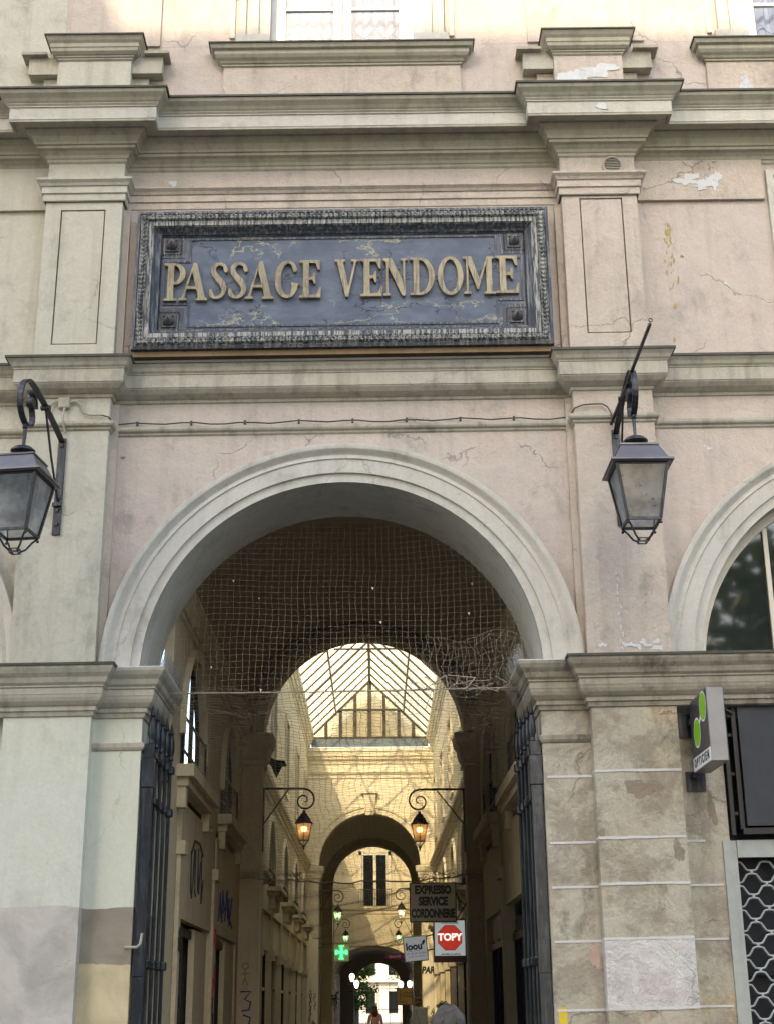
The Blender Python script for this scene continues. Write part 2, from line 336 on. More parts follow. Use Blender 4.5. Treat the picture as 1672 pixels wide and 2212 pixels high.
def marble():
    m, nt, b = base_mat('faux_blue_marble', (.10,.145,.225), .5, 0, .35)
    P = coords(nt,(1,1,2.0)); n = N(nt,'ShaderNodeTexNoise'); n.inputs['Scale'].default_value = 2.6; n.inputs['Detail'].default_value = 8; n.inputs['Roughness'].default_value=.62; nt.links.new(P,n.inputs['Vector'])
    pv = N(nt,'ShaderNodeVectorMath'); pv.operation='MULTIPLY_ADD'; nt.links.new(n.outputs['Color'],pv.inputs[0]); pv.inputs[1].default_value=(1.0,1.0,1.4); nt.links.new(P,pv.inputs[2])
    v = N(nt,'ShaderNodeTexVoronoi'); v.feature='DISTANCE_TO_EDGE'; v.inputs['Scale'].default_value=1.55; nt.links.new(pv.outputs[0],v.inputs['Vector'])
    g = N(nt,'ShaderNodeNewGeometry'); s = N(nt,'ShaderNodeSeparateXYZ'); nt.links.new(g.outputs['Position'],s.inputs[0])
    away = ramp(nt, mathn(nt,'ABSOLUTE',mathn(nt,'SUBTRACT',s.outputs['Z'],9.63)), .24,.34)    # veins run above and below the lettering
    mk = ramp(nt,noise(nt,coords(nt,(1,1,2),(1,1,4)),1.3,4,.5),.46,.54)
    vein = mathn(nt,'MULTIPLY',mathn(nt,'MULTIPLY',ramp(nt,v.outputs['Distance'],.004,.03,(1,1,1,1),(0,0,0,1)),mk),away)
    md = noise(nt,P,3.2,7,.65); c = mix(nt,ramp(nt,md,.4,.7),(.075,.098,.145),(.13,.158,.205)); c = mix(nt,mathn(nt,'MULTIPLY',ramp(nt,noise(nt,coords(nt),1.4,6,.6),.45,.7),.5),c,(.05,.07,.11))
    c = mix(nt, mathn(nt,'MULTIPLY',vein,.8), c, (.44,.40,.235))
    v2 = N(nt,'ShaderNodeTexVoronoi'); v2.feature='DISTANCE_TO_EDGE'; v2.inputs['Scale'].default_value=1.0; p2 = N(nt,'ShaderNodeVectorMath'); p2.operation='MULTIPLY_ADD'; nt.links.new(n.outputs['Color'],p2.inputs[0]); p2.inputs[1].default_value=(.8,.8,.8); nt.links.new(coords(nt,(1.1,1,1.3),(3,0,0)),p2.inputs[2]); nt.links.new(p2.outputs[0],v2.inputs['Vector'])
    ck = mathn(nt,'MULTIPLY',ramp(nt,v2.outputs['Distance'],.003,.009,(1,1,1,1),(0,0,0,1)),ramp(nt,noise(nt,coords(nt,(1,1,1),(4,1,1)),1.5,3,.5),.46,.5)); c = mix(nt,ck,c,(.012,.015,.02))
    nt.links.new(c,b.inputs['Base Color']); bp = N(nt,'ShaderNodeBump'); bp.inputs['Strength'].default_value=.35; bp.inputs['Distance'].default_value=.01
    nt.links.new(mathn(nt,'SUBTRACT',md,mathn(nt,'MULTIPLY',ck,.6)),bp.inputs['Height']); nt.links.new(bp.outputs[0],b.inputs['Normal']); return m
M_marble = marble()
def glassy(name, col=(.02,.025,.025), rough=.04):
    m, nt, b = base_mat(name, col, rough, 0, .8); b.inputs['IOR'].default_value = 1.6
    n = noise(nt, coords(nt), .8, 4, .5); bp = N(nt,'ShaderNodeBump'); bp.inputs['Strength'].default_value=.02; bp.inputs['Distance'].default_value=.05; nt.links.new(n,bp.inputs['Height']); nt.links.new(bp.outputs[0],b.inputs['Normal']); return m
M_glass = glassy('reflecting_window_glass'); M_sglass = glassy('dark_shop_glass', (.006,.007,.008), .10)
M_sglass.node_tree.nodes['Principled BSDF'].inputs['Specular IOR Level'].default_value = .3; M_sglass.node_tree.nodes['Principled BSDF'].inputs['IOR'].default_value = 1.4
def frosted(name, col, tr=.5, em=None):
    m = bpy.data.materials.new(name); m.use_nodes = True; nt = m.node_tree; nt.nodes.clear()
    t = N(nt,'ShaderNodeBsdfTransparent'); t.inputs[0].default_value = (*col,1); d = N(nt,'ShaderNodeBsdfTranslucent'); d.inputs[0].default_value = (*col,1)
    g = N(nt,'ShaderNodeBsdfGlossy'); g.inputs['Roughness'].default_value = .15; df = N(nt,'ShaderNodeBsdfDiffuse'); df.inputs[0].default_value = (*col,1)
    m1 = N(nt,'ShaderNodeMixShader'); m1.inputs[0].default_value = tr; nt.links.new(d.outputs[0],m1.inputs[1]); nt.links.new(t.outputs[0],m1.inputs[2])
    m2 = N(nt,'ShaderNodeMixShader'); m2.inputs[0].default_value = .12; nt.links.new(m1.outputs[0],m2.inputs[1]); nt.links.new(df.outputs[0],m2.inputs[2])
    m3 = N(nt,'ShaderNodeMixShader'); m3.inputs[0].default_value = .06; nt.links.new(m2.outputs[0],m3.inputs[1]); nt.links.new(g.outputs[0],m3.inputs[2])
    o = N(nt,'ShaderNodeOutputMaterial'); nt.links.new(m3.outputs[0],o.inputs[0]); return m
M_roofg = frosted('dusty_roof_glass', (.90,.84,.66), .6)
M_fros  = frosted('dirty_lantern_glass', (.66,.67,.68), .25)
_t = M_fros.node_tree; _c = mix(_t, ramp(_t,noise(_t,coords(_t),4.2,4,.6),.40,.62), (.72,.73,.74), (.36,.39,.42)); _c = mix(_t, ramp(_t,noise(_t,coords(_t,(1,1,1),(3,3,3)),19,4,.6),.66,.70), _c, (.10,.10,.09))
for _n in list(_t.nodes):
    if _n.type in ('BSDF_TRANSPARENT','BSDF_TRANSLUCENT','BSDF_DIFFUSE'): _t.links.new(_c,_n.inputs[0])
M_litg  = frosted('warm_lantern_glass', (.72,.50,.29), .6)
M_litgr = frosted('greenish_lantern_glass', (.75,.95,.65), .45)
M_bulb  = glow('warm_bulb', (1,.74,.40), 5.5); M_bulbg = glow('cool_green_bulb', (.75,1,.55), 5); M_cross = glow('green_neon', (.06,1,.25), .8)
M_topyf = simple('topy_panel', (.74,.79,.80), .4, 0, .05, 8, 0)
def backlit(m, col, st):
    b = m.node_tree.nodes['Principled BSDF']; b.inputs['Emission Color'].default_value = (*col,1); b.inputs['Emission Strength'].default_value = st; return m
backlit(M_topyf,(.74,.82,.84),.11)
M_red   = backlit(simple('sign_red', (.66,.035,.02), .4, 0, .15, 3, 0),(.8,.06,.03),.13)

# ---------------------------------------------------------------- ground
def ground():
    bm = NB(); box(bm,-120,120,-60,300,-.4,0); m = simple('worn_grey_paving', (.10,.098,.092), .8, 0, .4, 3, .4)
    obj('ground', bm, m, kind='structure')
    bm = NB(); box(bm,-120,120,-60,-4.2,.0,.004); obj('road', bm, simple('asphalt',(.055,.055,.057),.85,0,.3,20,.4), kind='structure')
    bm = NB(); box(bm,-2.6,2.0,1.2,71,.0,.006); obj('passage_floor', bm, simple('passage_tiles',(.22,.20,.165),.5,0,.4,2,.2), kind='structure')
ground()

# ---------------------------------------------------------------- front building
FB = thing('corner_building', 'stuccoed street front in faded pink and beige with a tall open archway and heavy cornices', 'building', (0,0,0))
C0, RI, RO, ZC = -.338, 2.12, 2.55, 5.02
PL, PR = (-3.80,-2.905), (2.235,3.12)      # the two pilasters
PLN = -.20
def fobj(name, bm, mat, smooth=False, parent=FB, **k): return obj(name, bm, mat, parent, smooth=smooth, tilt=True, **k)
bm = NB(); arch_wall(bm, -9.5, 9.5, ZC, 12.0, [(c,RI,ZC,ZC,RI) for c in (-6.28,C0,5.6)], 0, 1.10); fobj('wall', bm, M_pink)
W0, W1 = -1.24, .54
bm = NB()
for a, b in ((-9.5,-7.2),(-5.4,W0),(W1,4.70),(6.48,9.5)): box(bm,a,b,0,1.25,12.95,17)
fobj('upper_wall', bm, M_pink)
bm = NB(); box(bm,-9.5,9.5,0,1.25,12.002,12.948); fobj('upper_wall', bm, M_pink)
bm = NB(); box(bm,-9.5,PL[0],0,1.25,0,ZC-.003); fobj('lower_wall', bm, M_pierL)
bm = NB(); box(bm,PR[1],3.60,0,1.25,0,4.98); box(bm,3.602,9.5,0,1.25,4.56,4.98); fobj('lower_wall', bm, M_pierR)
bm = NB(); box(bm,-2.9,2.5,1.26,10.3,12.0,12.2); fobj('roof', bm, M_greym)
bm = NB(); box(bm,-2.9,2.5,1.27,10.2,8.6,8.8); fobj('floor_slab', bm, M_vault)

# beige left bay skin (the paint changes colour at the left pilaster)
bm = NB(); arch_wall(bm, -9.4, PL[0]+.02, ZC, 11.99, [(-6.28,RI+.01,ZC,ZC,RI+.01)], -.004, -.0005); fobj('beige_wall_coat', bm, M_beige)
bm = NB(); box(bm,-9.4,PL[0]+.02,-.004,-.0005,12.0,16.9); fobj('beige_wall_coat', bm, M_beige)

def panel_pilaster(x0,x1,z0,z1, p0,p1,q0,q1, mat):
    bm = NB(); rec = .022; y = PLN
    for a,b,c,d in ((x0,p0,z0,z1),(p1,x1,z0,z1),(p0,p1,z0,q0),(p0,p1,q1,z1)): box(bm,a,b,y,0,c,d)
    box(bm,p0+.016,p1-.016,y+.008,0,q0+.016,q1-.016); box(bm,p0,p1,y+.06,-.02,q0,q1); bmesh.ops.remove_doubles(bm,verts=bm.verts,dist=1e-5)
    return fobj('pilaster', bm, mat)
panel_pilaster(PL[0],PL[1],8.5,11.99, -3.62,-3.10,8.79,10.53, M_beige)
panel_pilaster(PR[0],PR[1],8.5,11.99, 2.44,2.945,8.84,10.60, M_pinkp)
for (a,b), mt in ((PL,M_beige),(PR,M_pinkp)):
    bm = NB(); box(bm,a,b,PLN,0,5.0,8.498); fobj('pilaster', bm, mt)
# thin chamfer strip beside each pilaster on the archway side
bm = NB(); box(bm,PL[1],PL[1]+.075,-.07,0,5.08,8.1); fobj('side_strip', bm, M_pinkp)
bm = NB(); box(bm,PR[0]-.075,PR[0],-.07,0,5.08,8.1); fobj('side_strip', bm, M_pinkp)
bm = NB(); box(bm,PL[1],PL[1]+.075,-.07,0,8.6,10.6); fobj('side_strip', bm, M_pinkp)
bm = NB(); box(bm,PR[0]-.075,PR[0],-.07,0,8.6,10.6); fobj('side_strip', bm, M_pinkp)

def ressaut(pl=PL, pr=PR, y=PLN, lo=-9.5, hi=9.5, extra=0):
    return [(lo,0),(pl[0]-extra,0),(pl[0]-extra,y),(pl[1]+extra,y),(pl[1]+extra,0),(pr[0]-extra,0),(pr[0]-extra,y),(pr[1]+extra,y),(pr[1]+extra,0),(hi,0)]
# main cornice: bed mouldings, corona, cyma, drip edge
bm = NB(); sweep(bm, ressaut(), [(0,11.15),(.02,11.17),(.02,11.20),(.035,11.21),(.05,11.24),(.09,11.275),(.13,11.29),(.13,11.325),(.15,11.33),(.155,11.36),(.19,11.42),(.24,11.465),(.25,11.47),(.25,11.49),(.37,11.49),(.37,11.47),(.40,11.47),(.40,11.50)]); fobj('cornice_bed', bm, M_corn)
bm = NB(); sweep(bm, ressaut(), [(.40,11.4995),(.405,11.50),(.405,11.655),(.42,11.657),(.42,11.668)]); fobj('cornice_fascia', bm, M_arch)
bm = NB(); sweep(bm, ressaut(), [(.42,11.669),(.435,11.69),(.435,11.70),(.45,11.715),(.47,11.745),(.485,11.76),(.515,11.79),(.525,11.82),(.525,11.83)]); fobj('cornice_cyma', bm, M_corn)
bm = NB(); sweep(bm, ressaut(), [(.50,11.831),(.545,11.831),(.545,11.856),(.30,11.93),(.0,11.96)]); fobj('cornice_drip_edge', bm, M_lip)
# capital bands: astragal and two fasciae between pilasters
bm = NB()
cp0 = [(PL[0]-.02,0),(PL[0]-.02,PLN-.02),(PL[1]+.02,PLN-.02),(PL[1]+.02,0)]; cp = [(PL[1]+.02,0),(PR[0]-.02,0),(PR[0]-.02,PLN-.02),(PR[1]+.02,PLN-.02),(PR[1]+.02,0)]
CPR = [(0,10.63),(.012,10.64),(.012,10.725),(.03,10.73),(.03,10.815),(.045,10.82),(.06,10.85),(.085,10.875),(.09,10.88),(.09,10.905),(.0,10.925)]; sweep(bm, cp, CPR); fobj('capital_band', bm, M_pinkp)
bm = NB(); sweep(bm, cp0, CPR); fobj('capital_band', bm, M_beige)
bm = NB(); box(bm,-9.4,PL[0]-.035,-.045,-.006,10.63,11.2); fobj('frieze_band', bm, M_beige)
bm = NB(); box(bm,PR[1]+.035,4.68,-.045,-.001,10.66,11.2); fobj('frieze_band', bm, M_pinkp)
# second cornice
pr2 = [(0,8.12),(.02,8.13),(.03,8.16),(.05,8.165),(.11,8.20),(.15,8.245),(.15,8.255),(.16,8.26),(.16,8.41),(.17,8.415),(.17,8.425),(.19,8.445),(.205,8.48),(.235,8.52)]
bm = NB(); sweep(bm, ressaut(lo=-9.5), pr2); fobj('band_cornice', bm, M_arch if 0 else M_imL)
bm = NB(); sweep(bm, ressaut(), [(.22,8.521),(.25,8.521),(.25,8.55),(.12,8.58),(0,8.60)]); fobj('band_drip_edge', bm, M_lip)
# string course
bm = NB(); sweep(bm, ressaut(), [(0,7.73),(.02,7.745),(.02,7.765),(.05,7.78),(.06,7.80),(.06,7.83),(.0,7.845)]); fobj('string_course', bm, M_imL)
# archivolts
apr = [(RI-.0,.0),(RI,.045),(2.215,.045),(2.222,.075),(2.375,.075),(2.385,.09),(2.40,.085),(2.43,.075),(2.46,.09),(2.485,.125),(2.50,.13),(2.545,.13),(2.55,.12),(2.55,0)]
for c in (C0,5.6,-6.28):
    bm = NB(); arch_ring(bm, c, ZC, apr, 0, n=96); fobj('archivolt', bm, M_arch, smooth=True)
bm = NB(); arch_ring(bm, C0, ZC, [(RI-.006,-1.10),(RI-.006,.043)], 0, n=96); fobj('arch_soffit', bm, M_arch, smooth=True)
# imposts that turn into the archway
ipr = [(0,4.55),(.02,4.56),(.03,4.60),(.05,4.61),(.05,4.65),(.07,4.665),(.10,4.70),(.115,4.735),(.12,4.76),(.125,4.77),(.125,4.83),(.14,4.84),(.14,4.855),(.165,4.88),(.18,4.93),(.215,4.97),(.235,5.01),(.24,5.04)]
lip = [(.22,5.041),(.255,5.041),(.255,5.068),(.0,5.10)]
SL, SR, SY, DEP = -2.40, 1.735, -.05, 1.25
pathL = [(-9.5,PLN),(-6,PLN),(-5,PLN),(PL[1],PLN),(PL[1],SY),(SL,SY),(SL,DEP)]
pathR = [(SR,DEP),(SR,SY),(PR[0],SY),(PR[0],PLN),(PR[1],PLN),(5,PLN),(9.5,PLN)]
bm = NB(); sweep(bm, pathL, ipr); fobj('impost', bm, M_imL)
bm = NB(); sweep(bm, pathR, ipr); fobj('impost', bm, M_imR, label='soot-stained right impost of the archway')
bm = NB(); sweep(bm, pathL[:5], lip); sweep(bm, pathR[2:], lip); fobj('impost_drip_edge', bm, M_lip)
bm = NB(); sweep(bm, [pathL[3],pathL[4],pathL[5],pathL[6]], [(.0,5.041),(.24,5.041),(.24,5.052),(0,5.09)]); sweep(bm, pathR[:4], [(.0,5.041),(.24,5.041),(.24,5.052),(0,5.09)]); fobj('impost_top', bm, M_peel)
# piers
bm = NB(); box(bm,PL[0],PL[1],PLN,0,0,4.9); fobj('pier', bm, M_pierL)
bm = NB(); box(bm,PL[1],SL,SY,DEP,0,4.9); fobj('jamb', bm, M_strip)
bm = NB(); box(bm,PR[0],PR[1],PLN,0,2.252,4.9); box(bm,PR[0],PR[1],PLN,0,0,1.60); fobj('pier', bm, M_pierR)
bm = NB(); box(bm,PR[0],PR[1],PLN-.004,0,1.602,2.25); fobj('whitish_block', bm, M_pierW, label='whitish rough rendered block')
bm = NB(); box(bm,SR,PR[0],SY,DEP,0,4.9); fobj('jamb', bm, M_pierR)
bm = NB(); box(bm,SR-.003,SR+.0,SY+.02,DEP,0,4.9); fobj('painted_reveal', bm, M_imL)
# neck mouldings on the jambs
npr = [(0,4.215),(.015,4.225),(.03,4.25),(.035,4.29),(.0,4.305)]
bm = NB(); sweep(bm, [(PL[1]+.0,SY),(SL,SY),(SL,.6)], npr); fobj('jamb_neck_moulding', bm, M_imL)
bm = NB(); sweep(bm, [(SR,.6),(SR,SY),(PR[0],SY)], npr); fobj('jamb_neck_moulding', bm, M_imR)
# white painted joints on the right pier
bm = NB()
for z in (3.90,3.23,2.785,2.262,1.615):
    jz = lambda: random.uniform(-.004,.004)
    for seg in range(6):
        a = PR[0]+(PR[1]-PR[0])*seg/6; b = PR[0]+(PR[1]-PR[0])*(seg+1)/6
        box(bm,a,b,PLN-.008,PLN,z-.012+jz(),z+.012+jz())
    box(bm,PR[0]-.0015,PR[0]+.0,PLN+.0,SY-.01,z-.013,z+.013)
for z in (3.87,3.205,2.77,2.25,1.61):
    box(bm,SR+.03,PR[0]-.003,SY-.006,SY,z-.011,z+.011)
for z in (3.205,2.77,2.25,1.62): box(bm,PR[1]+.02,3.50 if z<3 else 3.35,-.007,0,z-.010,z+.010)
fobj('painted_joints', bm, M_white)
# panel groove block beside the right window strip
bm = NB(); box(bm,PR[1]+.0,3.60,-.002,0,4.45,4.56); fobj('wall_lintel', bm, M_imR)

# neighbour arched windows (dark reflecting glass, cream mullions)
for c in (5.6,-6.28):
    w_ = fobj('window', (lambda b: (arch_ring(b,c,ZC,[(2.03,-.30),(2.03,-.24),(2.12,-.24)],0,n=48), b)[1])(NB()), M_wood)
    bm = NB(); pts = [(c+2.03*cos(pi*i/40), ZC+2.03*sin(pi*i/40)) for i in range(41)]
    bm.faces.new([bm.verts.new((x,.29,z)) for x,z in pts]); obj('pane', bm, M_glass, w_, tilt=True)
    bm = NB()
    for dx in (-1.25,-.42,.42,1.25): box(bm,c+dx-.025,c+dx+.025,.25,.285,ZC,ZC+math.sqrt(2.03**2-dx*dx))
    box(bm,c-2.03,c+2.03,.245,.287,ZC,ZC+.10); obj('mullion', bm, M_wood, w_, tilt=True)
# frame edge of the right neighbour's upper panel
bm = NB(); box(bm,4.72,4.80,-.06,-.001,8.7,11.05); box(bm,4.80,7.0,-.06,-.001,10.97,11.05); fobj('panel_frame', bm, M_arch)
bm = NB(); box(bm,4.80,7.0,-.03,-.001,8.7,10.968); fobj('raised_panel', bm, M_peel)

# top storey: pedestals, window sill blocks, window
def pedestal(x0,x1,mat):
    bm = NB(); box(bm,x0,x1,PLN,0,11.9,12.64); box(bm,x0-.20,x1+.20,-.06,0,11.9,12.45); fobj('pedestal', bm, mat)
    bm = NB(); sweep(bm, [(x0,0),(x0,PLN),(x1,PLN),(x1,0)], [(0,12.60),(.02,12.62),(.02,12.64),(.035,12.645),(.035,12.665),(.05,12.67),(.08,12.70),(.085,12.74),(.095,12.75),(.095,12.80),(.12,12.83),(.145,12.88)]); 
    fobj('pedestal_cap', bm, M_corn)
    bm = NB(); sweep(bm, [(x0,0),(x0,PLN),(x1,PLN),(x1,0)], [(.12,12.881),(.16,12.881),(.16,12.90),(0,12.93)]); box(bm,x0,x1,PLN,0,12.88,12.93); fobj('pedestal_cap_edge', bm, M_lip)
    bm = NB()
    for a,b in ((x0-.37,x0-.002),(x1+.002,x1+.37)): box(bm,a,b,-.15,0,12.46,12.70)
    fobj('pedestal_wing', bm, M_imL)
    bm = NB()
    for a,b in ((x0-.45,x0-.15),(x1+.15,x1+.45)): box(bm,a,b,-.22,0,12.701,12.74)
    fobj('pedestal_wing_edge', bm, M_corn)
pedestal(PL[0]+.01,PL[1]-.0,M_beige); pedestal(PR[0],PR[1]-.05,M_pinkp)
def sill(cx):
    a, b = cx-1.45, cx+1.45
    bm = NB(); box(bm,a,b,-.05,0,11.9,12.62); fobj('apron_panel', bm, M_pinkp)
    bm = NB(); sweep(bm, [(a,0),(a,-.05),(b,-.05),(b,0)], [(0,12.60),(.02,12.61),(.02,12.635),(.035,12.64),(.05,12.665),(.08,12.69),(.10,12.72),(.105,12.73),(.105,12.775),(.14,12.79),(.16,12.84)]); fobj('sill_moulding', bm, M_corn)
    bm = NB(); sweep(bm, [(a,0),(a,-.05),(b,-.05),(b,0)], [(.14,12.841),(.175,12.841),(.175,12.86),(0,12.93)]); fobj('sill_edge', bm, M_lip)
    # surround
    bm = NB()
    for s in (-1,1):
        e = cx+s*.89
        for d0,d1,pj in ((0,.14,.05),(.14,.22,.09),(.22,.30,.035),(.30,.37,.08),(.44,.50,.03)):
            xs = sorted((e+s*d0,e+s*d1)); box(bm,xs[0],xs[1],-pj,0,13.06,16)
        xs = sorted((e+s*0,e+s*.42)); box(bm,xs[0],xs[1],-.10,0,12.93,13.058)
    fobj('window_surround', bm, M_arch)
for cx in (-.35,5.59,-6.29): sill(cx)
clear_glass = bpy.data.materials.new('clear_glass'); clear_glass.use_nodes = True; _n = clear_glass.node_tree; _n.nodes.clear()
_a = N(_n,'ShaderNodeBsdfTransparent'); _b = N(_n,'ShaderNodeBsdfGlossy'); _b.inputs['Roughness'].default_value = .03; _c = N(_n,'ShaderNodeMixShader'); _c.inputs[0].default_value = .05; _o = N(_n,'ShaderNodeOutputMaterial'); _n.links.new(_a.outputs[0],_c.inputs[1]); _n.links.new(_b.outputs[0],_c.inputs[2]); _n.links.new(_c.outputs[0],_o.inputs[0])
curt = simple('pale_curtain', (.15,.18,.25), .8, 0, .2, 3, 0)
for cx in (-.35,5.59):
    a, b = cx-.89, cx+.89
    bm = NB(); box(bm,a,a+.07,.16,.25,13.05,16); box(bm,b-.07,b,.16,.25,13.05,16); box(bm,a,b,.155,.255,12.95,13.05); win = fobj('window', bm, M_win)
    bm = NB()
    for x0,x1 in ((a+.075,cx-.01),(cx+.01,b-.075)):
        box(bm,x0,x0+.10,.17,.22,13.052,16); box(bm,x1-.10,x1,.17,.22,13.052,16); box(bm,x0+.1,x1-.1,.172,.218,13.052,13.14); box(bm,x0+.1,x1-.1,.172,.218,13.62,13.66)
    obj('sash', bm, M_win, win, tilt=True)
    bm = NB(); box(bm,a+.18,b-.18,.195,.20,13.14,16); obj('pane', bm, clear_glass , win, tilt=True)
    bm = NB()
    for k in range(40):
        x = a+.1+(b-a-.2)*k/40; x2 = a+.1+(b-a-.2)*(k+1)/40
        y1, y2 = .34+.03*sin(k*1.9), .34+.03*sin((k+1)*1.9)
        if abs((x+x2)/2-cx) < .08: continue
        bm.faces.new([bm.verts.new(q) for q in ((x,y1,13.1),(x2,y2,13.1),(x2,y2,16),(x,y1,16))])
    obj('curtain', bm, curt, win, tilt=True)
    bm = NB()
    for k,(x0,x1) in enumerate(((a+.2,cx-.15),(cx+.15,b-.2))):
        tube(bm,[(x0+(x1-x0)*i/16,.30,13.36+.07*sin(i*.75+k*2)) for i in range(17)],.011,5)
    obj('curtain_hem', bm, simple('blue_hem',(.12,.16,.26),.8), win, tilt=True)
bm = NB(); box(bm,W0+.0,W1-.0,-.02,.15,12.93,12.962); fobj('window_ledge_edge', bm, M_lip)
# room behind the top windows
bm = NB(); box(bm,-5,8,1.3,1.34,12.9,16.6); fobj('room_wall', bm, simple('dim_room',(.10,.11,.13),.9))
# shallow upper pilasters between windows
for a,b,mt in ((-3.72,-2.60,M_beige),(1.95,3.40,M_pinkp)):
    bm = NB(); box(bm,a,b,-.035,-.0052,12.95,16.9); fobj('upper_pilaster', bm, M_pink)

# paint losses: irregular bare plaster flakes
def flake(x0,x1,z0,z1,y,seed,amp=.3,n=38,mat=None):
    rnd = random.Random(seed); cx,cz = (x0+x1)/2,(z0+z1)/2; ph = [rnd.uniform(0,6.28) for _ in range(8)]
    pts = []; amp = min(amp,.6); y -= (seed%9)*.0006
    for i in range(n):
        a = 2*pi*i/n; r = 1-amp*.5 + amp*(.35*sin(2*a+ph[0])+.3*sin(3*a+ph[1])+.22*sin(5*a+ph[2])+.15*sin(9*a+ph[3])) + rnd.uniform(-.08,.08)
        pts.append((cx+(x1-x0)/2*r*cos(a), cz+(z1-z0)/2*r*sin(a)))
    bm = NB(); f = bm.faces.new([bm.verts.new((x,y,z)) for x,z in pts]); ex = bmesh.ops.extrude_face_region(bm, geom=[f])
    for v in [g for g in ex['geom'] if isinstance(g,bmesh.types.BMVert)]: v.co.y -= .004
    fobj('bare_plaster_patch', bm, mat or M_peel)
flake(2.26,2.72,12.13,12.47,PLN,1,.5); flake(2.50,3.05,12.27,12.50,PLN-.0031,2,.5)
flake(4.52,4.68,12.05,12.50,-.05,3,.6); flake(-2.45,-2.05,10.57,10.61,-.013,5,.8); flake(-1.25,-1.0,10.575,10.605,-.013,8,.8)
for i,(x,z,w2,h2) in enumerate(((3.78,10.93,.20,.09),(4.02,10.90,.12,.12),(4.12,10.93,.07,.15),(3.95,10.83,.13,.05),(3.62,10.92,.05,.03),(-2.35,10.96,.05,.07))): flake(x-w2,x+w2,z-h2,z+h2,-.045,20+i,.8)
for i in range(9): x = random.uniform(2.35,3.08); z = random.uniform(5.14,5.24); flake(x-.05,x+.05,z-.03,z+.035,PLN,40+i,.7)
for i in range(12): z = 6.0-i*.075; x = 2.60+random.uniform(-.02,.02); flake(x-.012,x+.014,z-.035,z+.03,PLN,60+i,.6)
flake(2.62,2.78,11.53,11.63,-.606,33,.3)
yel = simple('dried_yellow_run', (.38,.29,.10), .8)
for i in range(46):
    z = 10.35-abs(random.gauss(0,.55)); x = 3.50+(10.4-z)*.02+random.gauss(0,.022+.02*(10.4-z)); s = random.uniform(.006,.016)
    flake(x-s,x+s,z-s*2.6,z+s*2.6,0,200+i,.4,10,yel)
scar = plaster('dark_scar', (.27,.235,.185), (.12,.10,.08), mott=1.2, stain=.9, bump=1.2, seed=21)
def mark(x0,x1,z0,z1,y,seed,mat,amp=.5):
    rnd = random.Random(seed); pts = []; ph = [rnd.uniform(0,6.28) for _ in range(6)]; n = 36
    for i in range(n):
        a = 2*pi*i/n; r = 1+amp*(.3*sin(2*a+ph[0])+.25*sin(3*a+ph[1])+.15*sin(7*a+ph[2]))+rnd.uniform(-.07,.07); pts.append(((x0+x1)/2+(x1-x0)/2*r*cos(a),(z0+z1)/2+(z1-z0)/2*r*sin(a)))
    bm = NB(); f = bm.faces.new([bm.verts.new((x,y,z)) for x,z in pts]); ex = bmesh.ops.extrude_face_region(bm, geom=[f])
    for v in [g for g in ex['geom'] if isinstance(g,bmesh.types.BMVert)]: v.co.y -= .0025
    fobj('wall_mark', bm, mat)
mark(2.56,2.86,3.62,3.82,PLN,4,scar,.8); mark(2.24,2.31,3.24,3.32,PLN,6,scar,.4); mark(2.98,3.08,2.98,3.20,PLN,9,scar,.6)
mark(3.40,3.48,3.36,3.70,0,11,scar,.7); mark(2.12,2.20,1.98,2.24,SY,13,simple('faded_red_spray',(.42,.29,.24),.8,0,.5,12,.1),.6); mark(2.9,3.0,2.16,2.21,PLN-.004,14,simple('faint_red_spray',(.55,.47,.43),.8,0,.5,12,.1),.6)
mark(-2.80,-2.74,7.47,7.50,0,15,scar,.5); mark(3.62,3.66,9.9,9.94,0,16,scar,.5); mark(-.1,.05,6.9,6.94,.0,17,scar,.5) if False else None
# round vent grille
vt = fobj('vent_grille', (lambda b:(lathe(b,[(.095,0),(.125,0),(.125,-.02),(.10,-.03),(.095,-.02),(.095,0)],(2.855,-.20,11.035),24,'y',False),b)[1])(NB()), M_corn)
bm = NB(); disc(bm,(2.855,-.203,11.035),.094,'y'); obj('vent_recess', bm, M_black, vt, tilt=True)
bm = NB()
for k in range(8):
    z = -.078+k*.0223; hw = math.sqrt(max(0,.094**2-z*z)); box(bm,2.855-hw,2.855+hw,-.216,-.206,11.035+z-.004,11.035+z+.004)
obj('vent_slats', bm, M_cable, vt, tilt=True)

# ---------------------------------------------------------------- shop on the right: board, frame, rolling grille
SH = thing('shop_signboard', 'dark blue-black blank fascia board above the rolling grille', 'signboard', (3.6,0,0))
def lobj(name, bm, mat, par, **k):      # world-built mesh under a thing placed elsewhere
    inv = Matrix.Translation(-Vector(par.location)); bm.transform(inv) if False else None
    o = obj(name, bm, mat, None, **k); o.parent = par; o.matrix_parent_inverse = Matrix.Translation(par.location).inverted() if par.rotation_euler.z == 0 else par.matrix_world.inverted(); return o
bm = NB(); box(bm,3.76,9.2,-.14,-.10,3.33,4.55); lobj('board', bm, M_board, SH, tilt=True)
bm = NB(); box(bm,3.70,3.745,-.10,-.06,3.3,4.55); box(bm,3.62,3.66,-.05,.1,3.25,4.55); box(bm,3.72,9.2,-.12,-.05,3.25,3.31)
for z in (3.45,3.85,4.25): box(bm,3.66,3.76,-.06,-.03,z,z+.03)
lobj('frame', bm, M_black, SH, tilt=True)
GR = thing('rolling_shop_grille', 'grey wavy-bar rolling security grille closed over the dark shop window', 'security grille', (3.6,0,0))
bm = NB(); box(bm,3.52,3.60,-.03,.02,0,3.2); box(bm,3.602,3.66,-.01,.05,0,3.2); box(bm,3.662,9.2,-.03,.05,3.03,3.2); lobj('guide_frame', bm, M_greym, GR, tilt=True)
